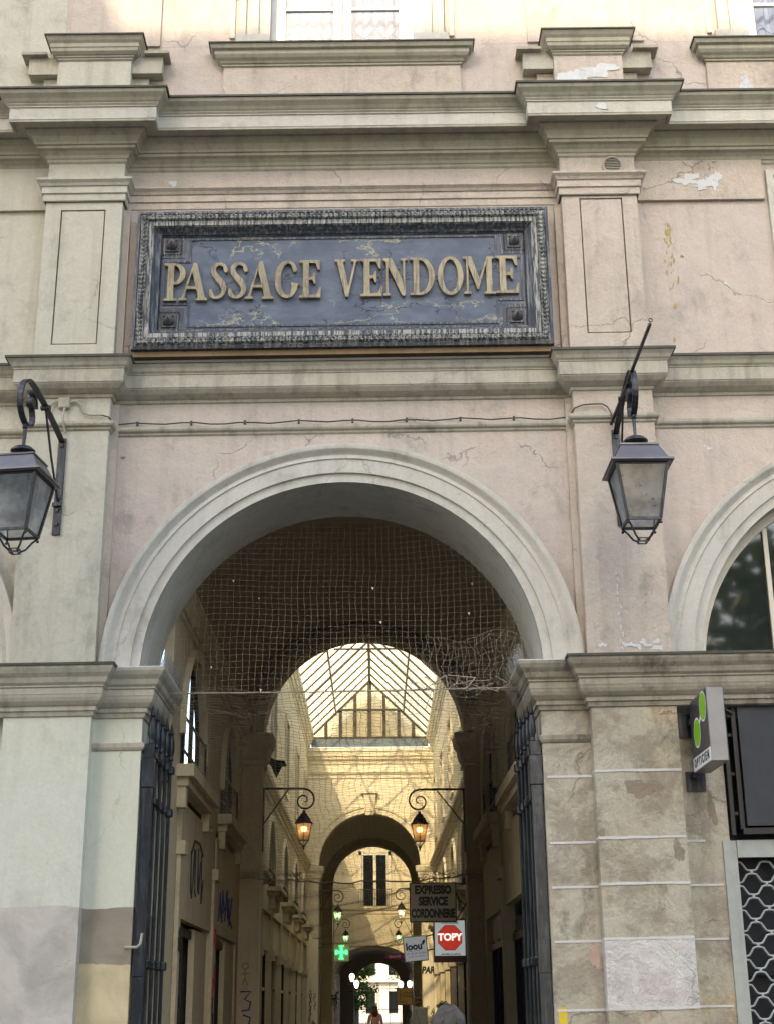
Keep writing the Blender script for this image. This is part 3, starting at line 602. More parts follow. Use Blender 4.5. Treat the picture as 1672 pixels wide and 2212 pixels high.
for k in range(17):
    bm = NB(); z = 2.95-k*.118; tube(bm,[(3.66+i*.0242,.06,z+.043*math.tanh(2.2*cos(2*pi*i*.0242/.29+k*pi))/math.tanh(2.2)) for i in range(120)],.011,6)
    for j in range(10):
        x = 3.66+.29*(j+(.5 if k%2==0 else 0)); box(bm,x-.012,x+.012,.046,.074,z-.075,z-.043)
    lobj('wavy_bar', bm, M_greym, GR, tilt=True)
bm = NB(); box(bm,3.66,9.2,.22,.24,0,3.3); box(bm,3.66,9.2,.16,.24,1.9,1.95); lobj('shop_glass', bm, simple('dusty_dark_glass',(.010,.014,.022),.45,0,.3,4,0,spec=.2), GR, tilt=True)
bm = NB(); box(bm,3.61,9.2,.3,.34,0,4.5); fobj('shop_back', bm, M_dark)

# ---------------------------------------------------------------- OPTICIEN light box
OP = thing('optician_sign', 'projecting steel light box with two lime green discs reading OPTICIEN', 'sign', (0,0,0))
ox0, ox1, oy0, oy1, oz0, oz1 = 3.262, 3.43, -.94, -.15, 3.86, 4.59
bm = NB(); box(bm,ox0,ox1,oy0,oy1,oz0,oz1,0,.008); obj('sign_box', bm, M_steel, OP, tilt=True)
T = TILT*3.3
bm = NB(); box(bm,ox0-.004,ox0-.0005,oy0+.015,oy1-.015,oz0+.145,oz1-.015); obj('sign_face', bm, M_greyv, OP, tilt=True)
bm = NB(); box(bm,ox0-.004,ox0-.0005,oy0+.015,oy1-.015,oz0+.012,oz0+.144); obj('white_strip', bm, M_wht, OP, tilt=True)
text('lettering','O P T I C I E N',.118,M_black,OP,(ox0-.006,(oy0+oy1)/2,oz0+T+.078),(0,-1,0),(0,0,1),.0015,.86,.004)
cA, cB = (oy1-.37*.79, oz1-.50*.73), (oy1-.775*.79, oz1-.215*.73)
bm = NB()
for (cy,cz) in (cA,cB): disc(bm,(ox0-.0065,cy,cz),.152)
d_ = (Vector((0,cB[0]-cA[0],cB[1]-cA[1]))).normalized()
obb(bm,(ox0-.0055,(cA[0]+cB[0])/2,(cA[1]+cB[1])/2),(1,0,0),d_,Vector((1,0,0)).cross(d_),.0004,.05,.022); obj('white_outline', bm, M_wht, OP, tilt=True)
for (cy,cz) in (cA,cB):
    bm = NB(); disc(bm,(ox0-.009,cy,cz),.134); obj('green_disc', bm, M_green, OP, tilt=True)
bm = NB(); box(bm,3.20,3.40,-.02,0,3.70,3.90); box(bm,3.25,3.29,-.16,-.02,3.82,3.87); box(bm,3.14,3.42,-.02,0,4.25,4.5); box(bm,3.25,3.29,-.16,-.02,4.36,4.42); obj('bracket_plate', bm, M_iron, OP, tilt=True)
bm = NB(); tube(bm,[(3.52,-.16,4.50),(3.60,-.2,4.52),(3.70,-.18,4.47),(3.68,-.14,4.44),(3.58,-.12,4.47),(3.50,-.12,4.49)],.012,6); obj('power_cable', bm, M_dcable, OP, tilt=True)

# ---------------------------------------------------------------- PASSAGE VENDOME board
SG = thing('name_board', 'framed blue marbled board with raised gilt letters PASSAGE VENDOME above the arch', 'sign board', (-.33,-.05,9.6))
sx0, sx1, sz0, sz1 = -2.72, 2.06, 8.72, 10.50
def sobj(name, bm, mat, par=None, **k):
    par = par or SG; o = obj(name, bm, mat, None, tilt=True, **k); o.parent = par; o.matrix_parent_inverse = Matrix.Translation(SG.location).inverted(); return o
def rect_sweep(bm, x0,x1,z0,z1, prof):
    """frame moulding: profile (inset from the outer edge, projection)"""
    rows = []
    for (cx,cz,sx,sz) in ((x0,z0,1,1),(x1,z0,-1,1),(x1,z1,-1,-1),(x0,z1,1,-1)):
        rows.append([bm.verts.new((cx+sx*i, -pj, cz+sz*i)) for i,pj in prof])
    for q in range(4):
        A,B = rows[q],rows[(q+1)%4]
        for k in range(len(prof)-1): bm.faces.new((A[k],A[k+1],B[k+1],B[k]))
bm = NB(); rect_sweep(bm,sx0,sx1,sz0,sz1,[(0,.02),(0,.19),(.035,.20),(.04,.185)]); sobj('outer_frame', bm, M_sfr2)
bm = NB(); rect_sweep(bm,sx0,sx1,sz0,sz1,[(.04,.185),(.05,.19),(.075,.215),(.11,.215),(.13,.19)])
sobj('carved_frame', bm, M_sfr)
bm = NB(); rect_sweep(bm,sx0,sx1,sz0,sz1,[(.13,.189),(.145,.20),(.195,.20),(.20,.185),(.205,.18)]); sobj('stained_fillet', bm, M_sfr)
bm = NB(); rect_sweep(bm,sx0,sx1,sz0,sz1,[(.205,.18),(.25,.13),(.275,.115),(.275,.095)]); sobj('inner_cove', bm, M_sfr2)
bm = NB(); box(bm,sx0-.01,sx1+.01,-.14,-.0,sz0-.07,sz0-.002); sobj('bare_lower_edge', bm, M_ochre)
# leaf-and-dart carving: many small ridges along the carved band, and a bead row inside
bm = NB(); mid = .092
def leafs(x0,z0,x1,z1):
    L = math.hypot(x1-x0,z1-z0); n = int(L/.055); dx,dz = (x1-x0)/L,(z1-z0)/L
    for i in range(n):
        t = (i+.5)*L/n; cx,cz = x0+dx*t, z0+dz*t; jit = random.uniform(-.006,.006)
        for s in (-1,1):
            a = Vector((dx,0,dz))*.03 + Vector((-dz,0,dx))*.042*s
            c = Vector((cx,-.222+jit,cz)) - Vector((dx,0,dz))*.012
            tube(bm,[c,c+a*.6+Vector((0,-.012,0)),c+a],[.005,.012,.004],5)
    return
e = .092
leafs(sx0+e,sz0+e,sx0+e,sz1-e); leafs(sx1-e,sz0+e,sx1-e,sz1-e); leafs(sx0+e,sz0+e,sx1-e,sz0+e); leafs(sx0+e,sz1-e,sx1-e,sz1-e)
sobj('leaf_carving', bm, M_sfr)
bm = NB(); e = .285
def beads(x0,z0,x1,z1,y=-.10,r=.010,st=.026):
    L = math.hypot(x1-x0,z1-z0); n = max(2,int(L/st))
    for i in range(n):
        t = i/(n-1); bmesh.ops.create_icosphere(bm, subdivisions=1, radius=r, matrix=Matrix.Translation((x0+(x1-x0)*t,y,z0+(z1-z0)*t)))
beads(sx0+e,sz0+e,sx0+e,sz1-e); beads(sx1-e,sz0+e,sx1-e,sz1-e); beads(sx0+e,sz1-e,sx1-e,sz1-e); beads(sx0+e,sz0+e,sx1-e,sz0+e)
BX = .23
corners = [(sx0+.40,sz0+.40),(sx0+.40,sz1-.40),(sx1-.40,sz0+.40),(sx1-.40,sz1-.40)]
for cx,cz in corners:
    s = 1 if cx < 0 else -1; t = 1 if cz < 9.6 else -1
    beads(cx+s*.115,cz-.10,cx+s*.115,cz+.10); beads(cx-.10,cz+t*.115,cx+.10,cz+t*.115)
sobj('bead_moulding', bm, M_sfr2)
bm = NB(); i0 = .275; box(bm,sx0+i0,sx1-i0,-.085,-.02,sz0+i0,sz1-i0); sobj('marbled_panel', bm, M_marble)
bm = NB()
for cx,cz in corners:
    s = 1 if cx < 0 else -1; t = 1 if cz < 9.6 else -1
    x0_,x1_ = sorted((cx-s*.115,cx+s*.165)); z0_,z1_ = sorted((cz-t*.115,cz+t*.165)); box(bm,x0_,x1_,-.091,-.086,z0_,z1_)
    for a,b,c,d in ((-.08,-.062,-.08,.08),(.062,.08,-.08,.08),(-.062,.062,-.08,-.062),(-.062,.062,.062,.08)): box(bm,cx+a,cx+b,-.106,-.091,cz+c,cz+d)
# raised border that steps round the corner squares
def strip(pts, w=.022):
    for (xa,za),(xb,zb) in zip(pts,pts[1:]):
        box(bm,min(xa,xb)-w/2,max(xa,xb)+w/2,-.096-random.uniform(0,.001),-.086,min(za,zb)-w/2,max(za,zb)+w/2)
ix0,ix1,iz0,iz1 = sx0+.325,sx1-.325,sz0+.325,sz1-.325
strip([(ix0+.29,iz0),(ix1-.29,iz0),(ix1-.29,iz0+.29),(ix1,iz0+.29),(ix1,iz1-.29),(ix1-.29,iz1-.29),(ix1-.29,iz1),(ix0+.29,iz1),(ix0+.29,iz1-.29),(ix0,iz1-.29),(ix0,iz0+.29),(ix0+.29,iz0+.29),(ix0+.29,iz0)])
sobj('corner_squares', bm, M_sfr2)
for cx,cz in corners:
    bm = NB(); lathe(bm,[(.0001,-.125),(.008,-.12),(.012,-.105),(.02,-.10),(.018,-.088),(.034,-.075),(.05,-.05),(.062,-.025),(.064,-.010),(.058,0)],(cx,-.091,cz),20,'y')
    sobj('boss', bm, simple('lead_grey_boss',(.13,.12,.115),.5,.3,.4,20,.3), smooth=True)
# letters, drawn as outlines
def arc(cx,cy,rx,ry,a0,a1,n=14): return [(cx+rx*cos(radians(a0+(a1-a0)*i/n)), cy+ry*sin(radians(a0+(a1-a0)*i/n))) for i in range(n+1)]
def ribbon(sp, wd):
    P = []
    for i in range(len(sp)-1):          # Catmull-Rom
        p0,p1,p2,p3 = sp[max(i-1,0)],sp[i],sp[i+1],sp[min(i+2,len(sp)-1)]
        for k in range(5):
            t = k/5; f = lambda a,b,c,d: .5*((2*b)+(-a+c)*t+(2*a-5*b+4*c-d)*t*t+(-a+3*b-3*c+d)*t**3)
            P.append((f(p0[0],p1[0],p2[0],p3[0]),f(p0[1],p1[1],p2[1],p3[1]),wd[i]+(wd[i+1]-wd[i])*t))
    P.append((*sp[-1],wd[-1])); L,Rr = [],[]
    for i,(x,y,w2) in enumerate(P):
        a,b = P[max(i-1,0)],P[min(i+1,len(P)-1)]; dx,dy = b[0]-a[0],b[1]-a[1]; l = math.hypot(dx,dy) or 1
        L.append((x-dy/l*w2/2,y+dx/l*w2/2)); Rr.append((x+dy/l*w2/2,y-dx/l*w2/2))
    return L+Rr[::-1]
GL = {
'E':(.62,[[(0,0),(.60,0),(.62,.27),(.575,.27),(.50,.085),(.27,.07),(.27,.47),(.37,.48),(.42,.37),(.46,.37),(.46,.67),(.42,.67),(.37,.56),(.27,.55),(.27,.93),(.46,.92),(.53,.74),(.58,.74),(.575,1),(0,1),(0,.95),(.10,.92),(.10,.07),(0,.045)]]),
'P':(.60,[[(0,0),(.36,0),(.36,.045),(.27,.07),(.27,.43)]+arc(.30,.715,.30,.285,-90,90)+[(0,1),(0,.95),(.10,.92),(.10,.07),(0,.045)], [(.27,.50)]+arc(.29,.715,.15,.215,-90,90)+[(.27,.93)]]),
'A':(.76,[[(0,0),(.22,0),(.22,.045),(.155,.07),(.20,.30),(.46,.30),(.52,.07),(.45,.045),(.45,0),(.76,0),(.76,.045),(.70,.07),(.46,1),(.37,1),(.08,.07),(0,.045)],[(.225,.37),(.44,.37),(.335,.76)]]),
'S':(.50,[ribbon([(.46,.73),(.445,.80),(.40,.905),(.29,.955),(.17,.92),(.105,.82),(.13,.70),(.22,.58),(.34,.45),(.40,.32),(.38,.17),(.28,.07),(.16,.06),(.07,.13),(.04,.28)],[.055,.12,.085,.075,.10,.125,.14,.155,.155,.145,.11,.08,.075,.12,.055])]),
'G':(.66,[ribbon([(.56,.70),(.545,.80),(.48,.92),(.35,.965),(.21,.89),(.12,.72),(.095,.5),(.12,.27),(.21,.11),(.35,.04),(.47,.09),(.53,.22),(.55,.34),(.56,.40)],[.05,.12,.08,.075,.12,.155,.165,.155,.115,.075,.09,.14,.16,.24])]),
'V':(.72,[[(0,1),(0,.955),(.07,.93),(.32,0),(.41,0),(.65,.93),(.72,.955),(.72,1),(.50,1),(.50,.955),(.585,.93),(.415,.27),(.25,.93),(.32,.955),(.32,1)]]),
'N':(.68,[[(0,0),(.20,0),(.20,.045),(.135,.07),(.135,.78),(.52,0),(.61,0),(.61,.93),(.68,.955),(.68,1),(.48,1),(.48,.955),(.555,.93),(.555,.36),(.235,1),(0,1),(0,.955),(.08,.90),(.08,.07),(0,.045)]]),
'D':(.68,[[(0,0)]+arc(.28,.5,.40,.5,-90,90)+[(0,1),(0,.955),(.09,.93),(.09,.07),(0,.045)],[(.25,.065)]+arc(.27,.5,.25,.435,-90,90)+[(.25,.935)]]),
'O':(.72,[arc(.36,.5,.36,.52,0,354,44),arc(.36,.5,.205,.44,0,354,44)]),
'M':(.88,[[(0,0),(.20,0),(.20,.045),(.135,.07),(.135,.78),(.375,.12),(.415,.12),(.64,.80),(.64,.07),(.57,.045),(.57,0),(.88,0),(.88,.045),(.80,.07),(.80,.93),(.88,.955),(.88,1),(.66,1),(.445,.40),(.225,1),(0,1),(0,.955),(.08,.93),(.08,.07),(0,.045)]]),
}
LT = [('P',118,278),('A',232,445),('S',457,592),('S',600,742),('A',725,938),('G',943,1125),('E',1130,1292)]
LT = [(c,400+.3589*a,400+.3589*b) for c,a,b in LT] + [(c,900+.3589*a,900+.3589*b) for c,a,b in (('V',0,178),('E',190,355),('N',363,543),('D',562,745),('O',768,960),('M',962,1197),('E',1205,1378))]
bpy.context.view_layer.update()
for c,a,b in LT:
    xa = -2.378+(a/1.24342-358)*.005341; xb = -2.378+(b/1.24342-358)*.005341; wd,loops = GL[c]; s = (xb-xa)/wd
    zb = 9.365+(xa+2.37)*.0105+TILT*xa
    M = Matrix(((s,0,0,xa),(0,0,-1,-.105),(0,.485,0,zb),(0,0,0,1)))
    o = outline('raised_letter', loops, M_ltr, SG, M, .05); o.matrix_parent_inverse = Matrix.Translation(SG.location).inverted(); o['label'] = 'raised gilt letter '+c

# ---------------------------------------------------------------- street lanterns on the pilasters
def plate_iron(name, bm, par, mat=None): return obj(name, bm, mat or M_iron, par, smooth=False)
def frustum(bm, c, w0, z0, w1, z1, caps=True):
    A = [bm.verts.new((c[0]+sx*w0/2,c[1]+sy*w0/2,z0)) for sx,sy in ((-1,-1),(1,-1),(1,1),(-1,1))]
    B = [bm.verts.new((c[0]+sx*w1/2,c[1]+sy*w1/2,z1)) for sx,sy in ((-1,-1),(1,-1),(1,1),(-1,1))]
    for k in range(4): bm.faces.new((A[k],A[(k+1)%4],B[(k+1)%4],B[k]))
    if caps: bm.faces.new(A); bm.faces.new(B)
def lantern_body(root, c, zt, S=1.0, glass=None, lit=None, roofmat=None):
    """square tapered lantern hanging with its glass top at zt; sizes in metres times S"""
    x,y = c; gl = glass or M_fros; g0, g1, h = .50*S, .325*S, .575*S
    bm = NB(); frustum(bm,(x,y),.63*S,zt,.62*S,zt+.022*S); frustum(bm,(x,y),.55*S,zt+.022*S,.375*S,zt+.20*S,False); frustum(bm,(x,y),.395*S,zt+.20*S,.395*S,zt+.218*S); frustum(bm,(x,y),.585*S,zt-.014*S,.60*S,zt-.001)
    plate_iron('roof', bm, root, roofmat or M_lroof)
    bm = NB(); lathe(bm,[(.04*S,.218*S),(.045*S,.275*S),(.105*S,.285*S),(.125*S,.30*S),(.125*S,.315*S),(.09*S,.345*S),(.03*S,.365*S),(.0001,.37*S)],(x,y,zt),24); obj('chimney_cap', bm, M_iron, root, smooth=True)
    cor = lambda w_,z: [Vector((x+sx*w_/2,y+sy*w_/2,z)) for sx,sy in ((-1,-1),(1,-1),(1,1),(-1,1))]
    T_, B_ = cor(g0,zt-.02*S), cor(g1,zt-h)
    bm = NB()
    for k in range(4): tube(bm,[T_[k],B_[k]],.020*S,sq=True); tube(bm,[B_[k],B_[(k+1)%4]],.018*S,sq=True); tube(bm,[T_[k],T_[(k+1)%4]],.014*S,sq=True)
    plate_iron('glazing_frame', bm, root)
    bm = NB(); T2, B2 = cor(g0-.01*S,zt-.03*S), cor(g1-.01*S,zt-h+.012*S)
    for k in range(4): bm.faces.new([bm.verts.new(q) for q in (T2[k],T2[(k+1)%4],B2[(k+1)%4],B2[k])])
    obj('glass', bm, gl, root)
    bm = NB(); zb = zt-h
    for k in range(4):
        q = B_[k]; cc = Vector((x,y,0)); dirn = (Vector((q.x,q.y,0))-cc).normalized()
        tube(bm,[q+Vector((0,0,-.01*S)), cc+dirn*.17*S+Vector((0,0,zb-.07*S)), cc+dirn*.11*S+Vector((0,0,zb-.15*S)), cc+dirn*.055*S+Vector((0,0,zb-.185*S))],.011*S,6)
        bmesh.ops.create_icosphere(bm, subdivisions=1, radius=.018*S, matrix=Matrix.Translation(q+Vector((0,0,-.04*S))))
    for zz in (zb-.165*S,zb-.20*S):
        r_ = cor(.085*S,zz)
        for k in range(4): tube(bm,[r_[k],r_[(k+1)%4]],.008*S,sq=True)
    plate_iron('bottom_cage', bm, root)
    if lit:
        bm = NB(); bmesh.ops.create_icosphere(bm, subdivisions=2, radius=.085*S, matrix=Matrix.Translation((x,y,zt-.20*S))); obj('bulb', bm, lit, root)
def wall_lantern(x, zp, label):
    root = thing('wall_lantern', label, 'lantern', (x,-.20,zp), 0, 'old square street lanterns on iron brackets beside the arch')
    bm = NB(); box(bm,-.045,.045,-.02,0,-1.08,.04,0,.004)
    for z in (-.05,-.80,-.96): box(bm,-.018,.018,-.036,-.02,z-.018,z+.018)
    box(bm,-.05,.05,-.06,-.02,-.76,-.72); plate_iron('back_plate', bm, root)
    # arm: out, round the scroll and back in
    pts = [(0,-.03,.0),(0,-.30,.10),(0,-.62,.20),(0,-.90,.26)]
    cx,cz,R = -1.00,.02,.25
    pts += [(0,cx+R*cos(radians(a)),cz+R*sin(radians(a))) for a in range(80,271,14)]
    pts += [(0,cx+(R-.0022*(a-270))*cos(radians(a)),cz+(R-.0022*(a-270)*.55)*sin(radians(a))) for a in range(284,360,14)]
    pts += [(0,cx+(.16-.0004*(a-360))*cos(radians(a)),cz+.02+(.16-.0004*(a-360))*sin(radians(a))) for a in range(360,460,16)]
    bm = NB(); 
    for a,b in zip(pts,pts[1:]):
        a,b = Vector(a),Vector(b); d = (b-a); l = d.length
        if l < 1e-4: continue
        d.normalize(); obb(bm,(a+b)/2,(1,0,0),d,Vector((1,0,0)).cross(d),.030,l/2+.006,.011)
    plate_iron('scroll_arm', bm, root)
    bm = NB(); lathe(bm,[(.0001,-.035),(.05,-.035),(.06,-.02),(.06,.02),(.05,.035),(.0001,.035)],(0,-.97,.05),16,'x'); plate_iron('scroll_eye', bm, root)
    bm = NB(); tube(bm,[(0,-.02,-.70),(0,-.30,-.30),(0,-.55,.15)],.014,sq=True); lathe(bm,[(.0001,-.05),(.03,-.05),(.03,.05),(.0001,.05)],(0,-.56,.17),10,'x'); plate_iron('strut', bm, root)
    bm = NB(); tube(bm,[(0,-1.06,-.22),(0,-1.06,-.50)],[.02,.015],8); lathe(bm,[(.02,0),(.03,.01),(.02,.03)],(0,-1.06,-.28),10); plate_iron('hanger_rod', bm, root)
    lantern_body(root,(0,-1.06),-.50-.335)
    return root
wl = wall_lantern(-3.40, tiltp(-3.40,7.60), 'square iron lantern on scroll bracket at the left pilaster, cut by the picture edge')
wl.rotation_euler.z = radians(-8)
wr = wall_lantern(2.68, tiltp(2.68,7.60), 'square iron lantern on scroll bracket hanging from the right pilaster')
# long flag bar above the right lantern
fb = thing('flag_bar', 'straight black iron bar with a ring tip jutting out over the right lantern', 'iron bar', (2.66,-.2,7.72))
bm = NB(); tube(bm,[(-.02,-.0,.03),(.03,-2.12,.18)],.019,sq=True); obj('bar', bm, M_iron, fb)
bm = NB(); tube(bm,[(.03,-2.14+.0*cos(a),.20+.0) if 0 else (.03+.018*cos(a),-2.15,.205+.018*sin(a)) for a in [i*pi/6 for i in range(12)]],.005,6,closed=True); obj('ring', bm, M_iron, fb)

# cable with clips and junction box
jb = thing('junction_box', 'small beige junction box on the left pilaster with three cables', 'junction box', (0,0,0))
bm = NB(); box(bm,-3.475,-3.345,PLN-.055,PLN,tiltp(-3.4,7.99)-.0,tiltp(-3.4,8.12),0,.012); obj('box', bm, M_corn, jb)
bm = NB(); tube(bm,[(-3.345,-.23,8.03),(-3.28,-.23,8.04),(-3.22,-.23,7.99),(-3.20,-.23,7.91),(-3.12,-.235,7.87),(-2.98,-.24,7.87)],.012,7)
tube(bm,[(-3.475,-.23,8.04),(-3.54,-.23,8.02),(-3.56,-.23,7.96),(-3.56,-.23,7.86)],.012,7); tube(bm,[(-3.40,-.23,7.97),(-3.405,-.27,7.85),(-3.40,-.27,7.78),(-3.38,-.225,7.66)],.014,7); obj('conduit', bm, M_cable, jb)
cb = thing('facade_cable', 'thin dark cable clipped along the string course over the arch', 'cable', (0,0,0))
bm = NB(); pts = [(-2.98,-.24,7.865),(-2.91,-.23,7.85),(-2.88,-.06,7.83)]+[(-2.8+i*.165,-.045,tiltp(-2.8+i*.165,7.868)+.012*sin(i*1.7)+.006*sin(i*.6)) for i in range(31)]+[(2.20,-.06,7.90),(2.24,-.23,7.93),(2.33,-.235,7.965),(2.45,-.235,7.975),(2.55,-.235,7.975),(2.60,-.24,7.94),(2.63,-.27,7.86),(2.66,-.28,7.75),(2.69,-.23,7.66)]
tube(bm,pts,.008,6); obj('cable', bm, M_dcable, cb)
bm = NB()
for i in range(9):
    x = -2.62+i*.6; z = tiltp(x,7.868); box(bm,x-.012,x+.012,-.062,-.03,z-.02,z+.025)
obj('cable_clips', bm, M_dcable, cb)

# ---------------------------------------------------------------- covered passage behind the front
XL, XR = -2.27, 1.81; XC, RV = (XL+XR)/2, (XR-XL)/2
Y1 = 9.8; Y2 = 32.5
BY = thing('entrance_bay', 'dim vaulted entrance bay of the passage with ochre walls and arched windows', 'building', (0,0,0))
def bay_side(X, sgn, back):
    bm = NB(); arch_wall(bm, 1.116, Y1, 4.06, 6.6, [(3.1,1.15,4.72,4.36,1.12),(7.6,1.15,4.72,4.36,1.12)], X, back, 'x'); obj('side_wall', bm, M_int, BY)
    for c in (3.1,7.6):
        bm = NB(); arch_ring(bm,c,4.72,[(1.13,.0),(1.13,.05),(1.24,.07),(1.27,.0)],X,'x',sgn,n=40); w_ = obj('window', bm, M_black if c==3.1 and False else M_int, BY)
        bm = NB(); f_ = back-sgn*.0
        for dy in (-1.12,-.38,.38,1.08):
            zt = 4.72+math.sqrt(max(0,1.13**2-dy*dy)); box(bm,min(back,back+sgn*.05),max(back,back+sgn*.05),c+dy-.035,c+dy+.035,4.36,zt)
        arch_ring(bm,c,4.72,[(1.06,.0),(1.06,.05),(1.14,.05)],back,'x',sgn,n=40); obj('window_frame', bm, M_black, w_)
        bm = NB()
        for z in (4.55,4.95): tube(bm,[(X+sgn*.03,c-1.15,z),(X+sgn*.03,c+1.15,z)],.018,6)
        for k in range(2): tube(bm,[(X+sgn*.03,c-1.1+k*2.2,4.4),(X+sgn*.03,c-1.1+k*2.2,5.0)],.016,6)
        obj('guard_rail', bm, M_iron, w_)
        if c == 7.6:
            bm = NB(); x_ = back+sgn*.015; bm.faces.new([bm.verts.new((x_,c+1.1*cos(pi*i/30),4.72+1.1*sin(pi*i/30))) for i in range(31)]); box(bm,min(x_,x_+.004),max(x_,x_+.004),c-1.1,c+1.1,4.36,4.72); obj('pane', bm, glassy('dim_window_glass',(.10,.10,.085),.15), w_)
        # corbelled sill
        bm = NB(); xs = sorted((X,X+sgn*.20)); box(bm,xs[0],xs[1],c-1.4,c+1.4,4.20,4.34); xs = sorted((X,X+sgn*.13)); box(bm,xs[0],xs[1],c-1.32,c+1.32,4.10,4.198)
        for e_ in (-1.2,1.2): xs = sorted((X,X+sgn*.10)); box(bm,xs[0],xs[1],c+e_-.09,c+e_+.09,3.86,4.098)
        obj('window_sill', bm, M_int, BY)
    # lower wall: piers, signage panels, shop openings
    bm = NB(); xs = sorted((X,back))
    for a,b in ((1.26,1.95),(5.55,5.98),(9.35,Y1)): box(bm,xs[0],xs[1],a,b,0,4.058)
    obj('lower_pier', bm, M_int, BY)
    bm = NB()
    for a,b in ((1.95,2.2),(5.55,5.98)):
        xs2 = sorted((X,X+sgn*.05)); box(bm,xs2[0],xs2[1],a+.03,b-.03,0,3.35); xs2 = sorted((X,X+sgn*.10)); box(bm,xs2[0],xs2[1],a,b,3.35,3.5)
    obj('shopfront_pilaster', bm, M_int, BY)
    for a,b in ((2.2,5.5),(6.0,9.35)):
        bm = NB(); xs = sorted((X+sgn*.02,X-sgn*.08)); box(bm,xs[0],xs[1],a,b,2.66 if sgn>0 else 2.98,3.98); obj('fascia_panel', bm, M_int, BY)
        bm = NB(); xs = sorted((X-sgn*.25,X-sgn*.29)); box(bm,xs[0],xs[1],a-.25,b,0,3.99); obj('shop_glass', bm, M_sglass, BY)
        bm = NB()
        for t_ in (.02,.33,.36,.66,.98): y_ = a+(b-a)*t_; xs = sorted((X-sgn*.08,X-sgn*.24)); box(bm,xs[0],xs[1],y_-.035,y_+.035,0,2.64)
        xs = sorted((X-sgn*.06,X-sgn*.25)); box(bm,xs[0],xs[1],a,b,2.5,2.6); obj('shop_frame', bm, M_black if sgn<0 else M_brown, BY)
        if sgn > 0:
            bm = NB(); xs = sorted((X-sgn*.02,X-sgn*.1)); box(bm,xs[0],xs[1],a+1.9,b-.12,0,2.62); obj('blank_panel', bm, M_int, BY)
    # vault springing cornice
    bm = NB(); pth = [(X,1.27),(X,Y1)] if sgn < 0 else [(X,Y1),(X,1.27)]
    if sgn > 0: pth = [(X,1.27),(X,Y1)]
    prf = [(0,6.02),(.03,6.04),(.03,6.10),(.06,6.11),(.10,6.16),(.12,6.24),(.13,6.25),(.13,6.28),(.16,6.30),(.18,6.33),(0,6.36)]
    sweep(bm, pth if sgn>0 else pth[::-1], prf)
    obj('vault_cornice', bm, M_int, BY)
bay_side(XL, 1, XL-.11); 
def fix_dir(): pass
bay_side(XR, -1, XR+.11)
bm = NB(); n = 40; rows = []
for i in range(n+1):
    a = pi*i/n; rows.append([bm.verts.new((XC+RV*cos(a),y,6.34+RV*.88*sin(a))) for y in (1.116,Y1)])
for A,B in zip(rows,rows[1:]): bm.faces.new((A[0],A[1],B[1],B[0]))
obj('barrel_vault', bm, M_vault, BY, smooth=True)
bm = NB(); arch_wall(bm, -3.0, 2.6, 5.05, 9.0, [(C0,RI,5.05,5.05,RI)], 1.101, 1.115) ; obj('front_wall_back', bm, M_vault, BY)
# transverse arch at the end of the bay
AX, AR, AZ = -.18, 1.73, 6.18
bm = NB(); arch_wall(bm, XL-.3, XR+.3, 0, 8.6, [(AX,AR,AZ,0,AR)], Y1, Y1+.55); obj('cross_wall', bm, M_vault, BY)
bm = NB(); arch_ring(bm,AX,AZ,[(AR,0),(AR,.05),(AR+.13,.05),(AR+.15,.09),(AR+.2,.10),(AR+.22,0)],Y1,n=64); obj('cross_archivolt', bm, M_int, BY, smooth=True)
for s,e_ in ((-1,AX-AR),(1,AX+AR)):
    bm = NB(); xs = sorted((e_,e_+s*.45)); path = [(e_+s*.45,Y1),(e_,Y1),(e_,Y1+.6)] if s < 0 else [(e_,Y1+.6),(e_,Y1),(e_+s*.45,Y1)]
    path = [(xs[0],Y1),(xs[1],Y1),(xs[1],Y1+.6)] if s < 0 else [(xs[0],Y1+.6),(xs[0],Y1),(xs[1],Y1)]
    sweep(bm, path, [(0,5.60),(.03,5.63),(.03,5.70),(.06,5.75),(.09,5.85),(.10,5.92),(.14,5.97),(.16,6.05),(.17,6.14),(0,6.20)]); obj('cross_impost', bm, M_vault, BY)
    bm = NB(); box(bm,e_-.012,e_+.012,Y1-.006,Y1+.02,0,5.6); obj('jamb_bead', bm, M_hall2, BY)

# courtyard walls glimpsed through the bay windows
cw = thing('courtyard_wall', 'pale sunlit louvred wall seen through the entrance bay windows', 'wall', (0,0,0))
bm = NB(); box(bm,-8.0,-7.7,1.5,16,0,16)
for k in range(60): box(bm,-7.7,-7.66,1.6,15.9,5.6+k*.11,5.6+k*.11+.05)
obj('left_louvres', bm, M_hall, cw)
bm = NB(); box(bm,6.4,6.7,1.5,16,0,16)
for k in range(60): box(bm,6.36,6.4,1.6,15.9,5.6+k*.11,5.6+k*.11+.05)
obj('right_louvres', bm, M_hall, cw)

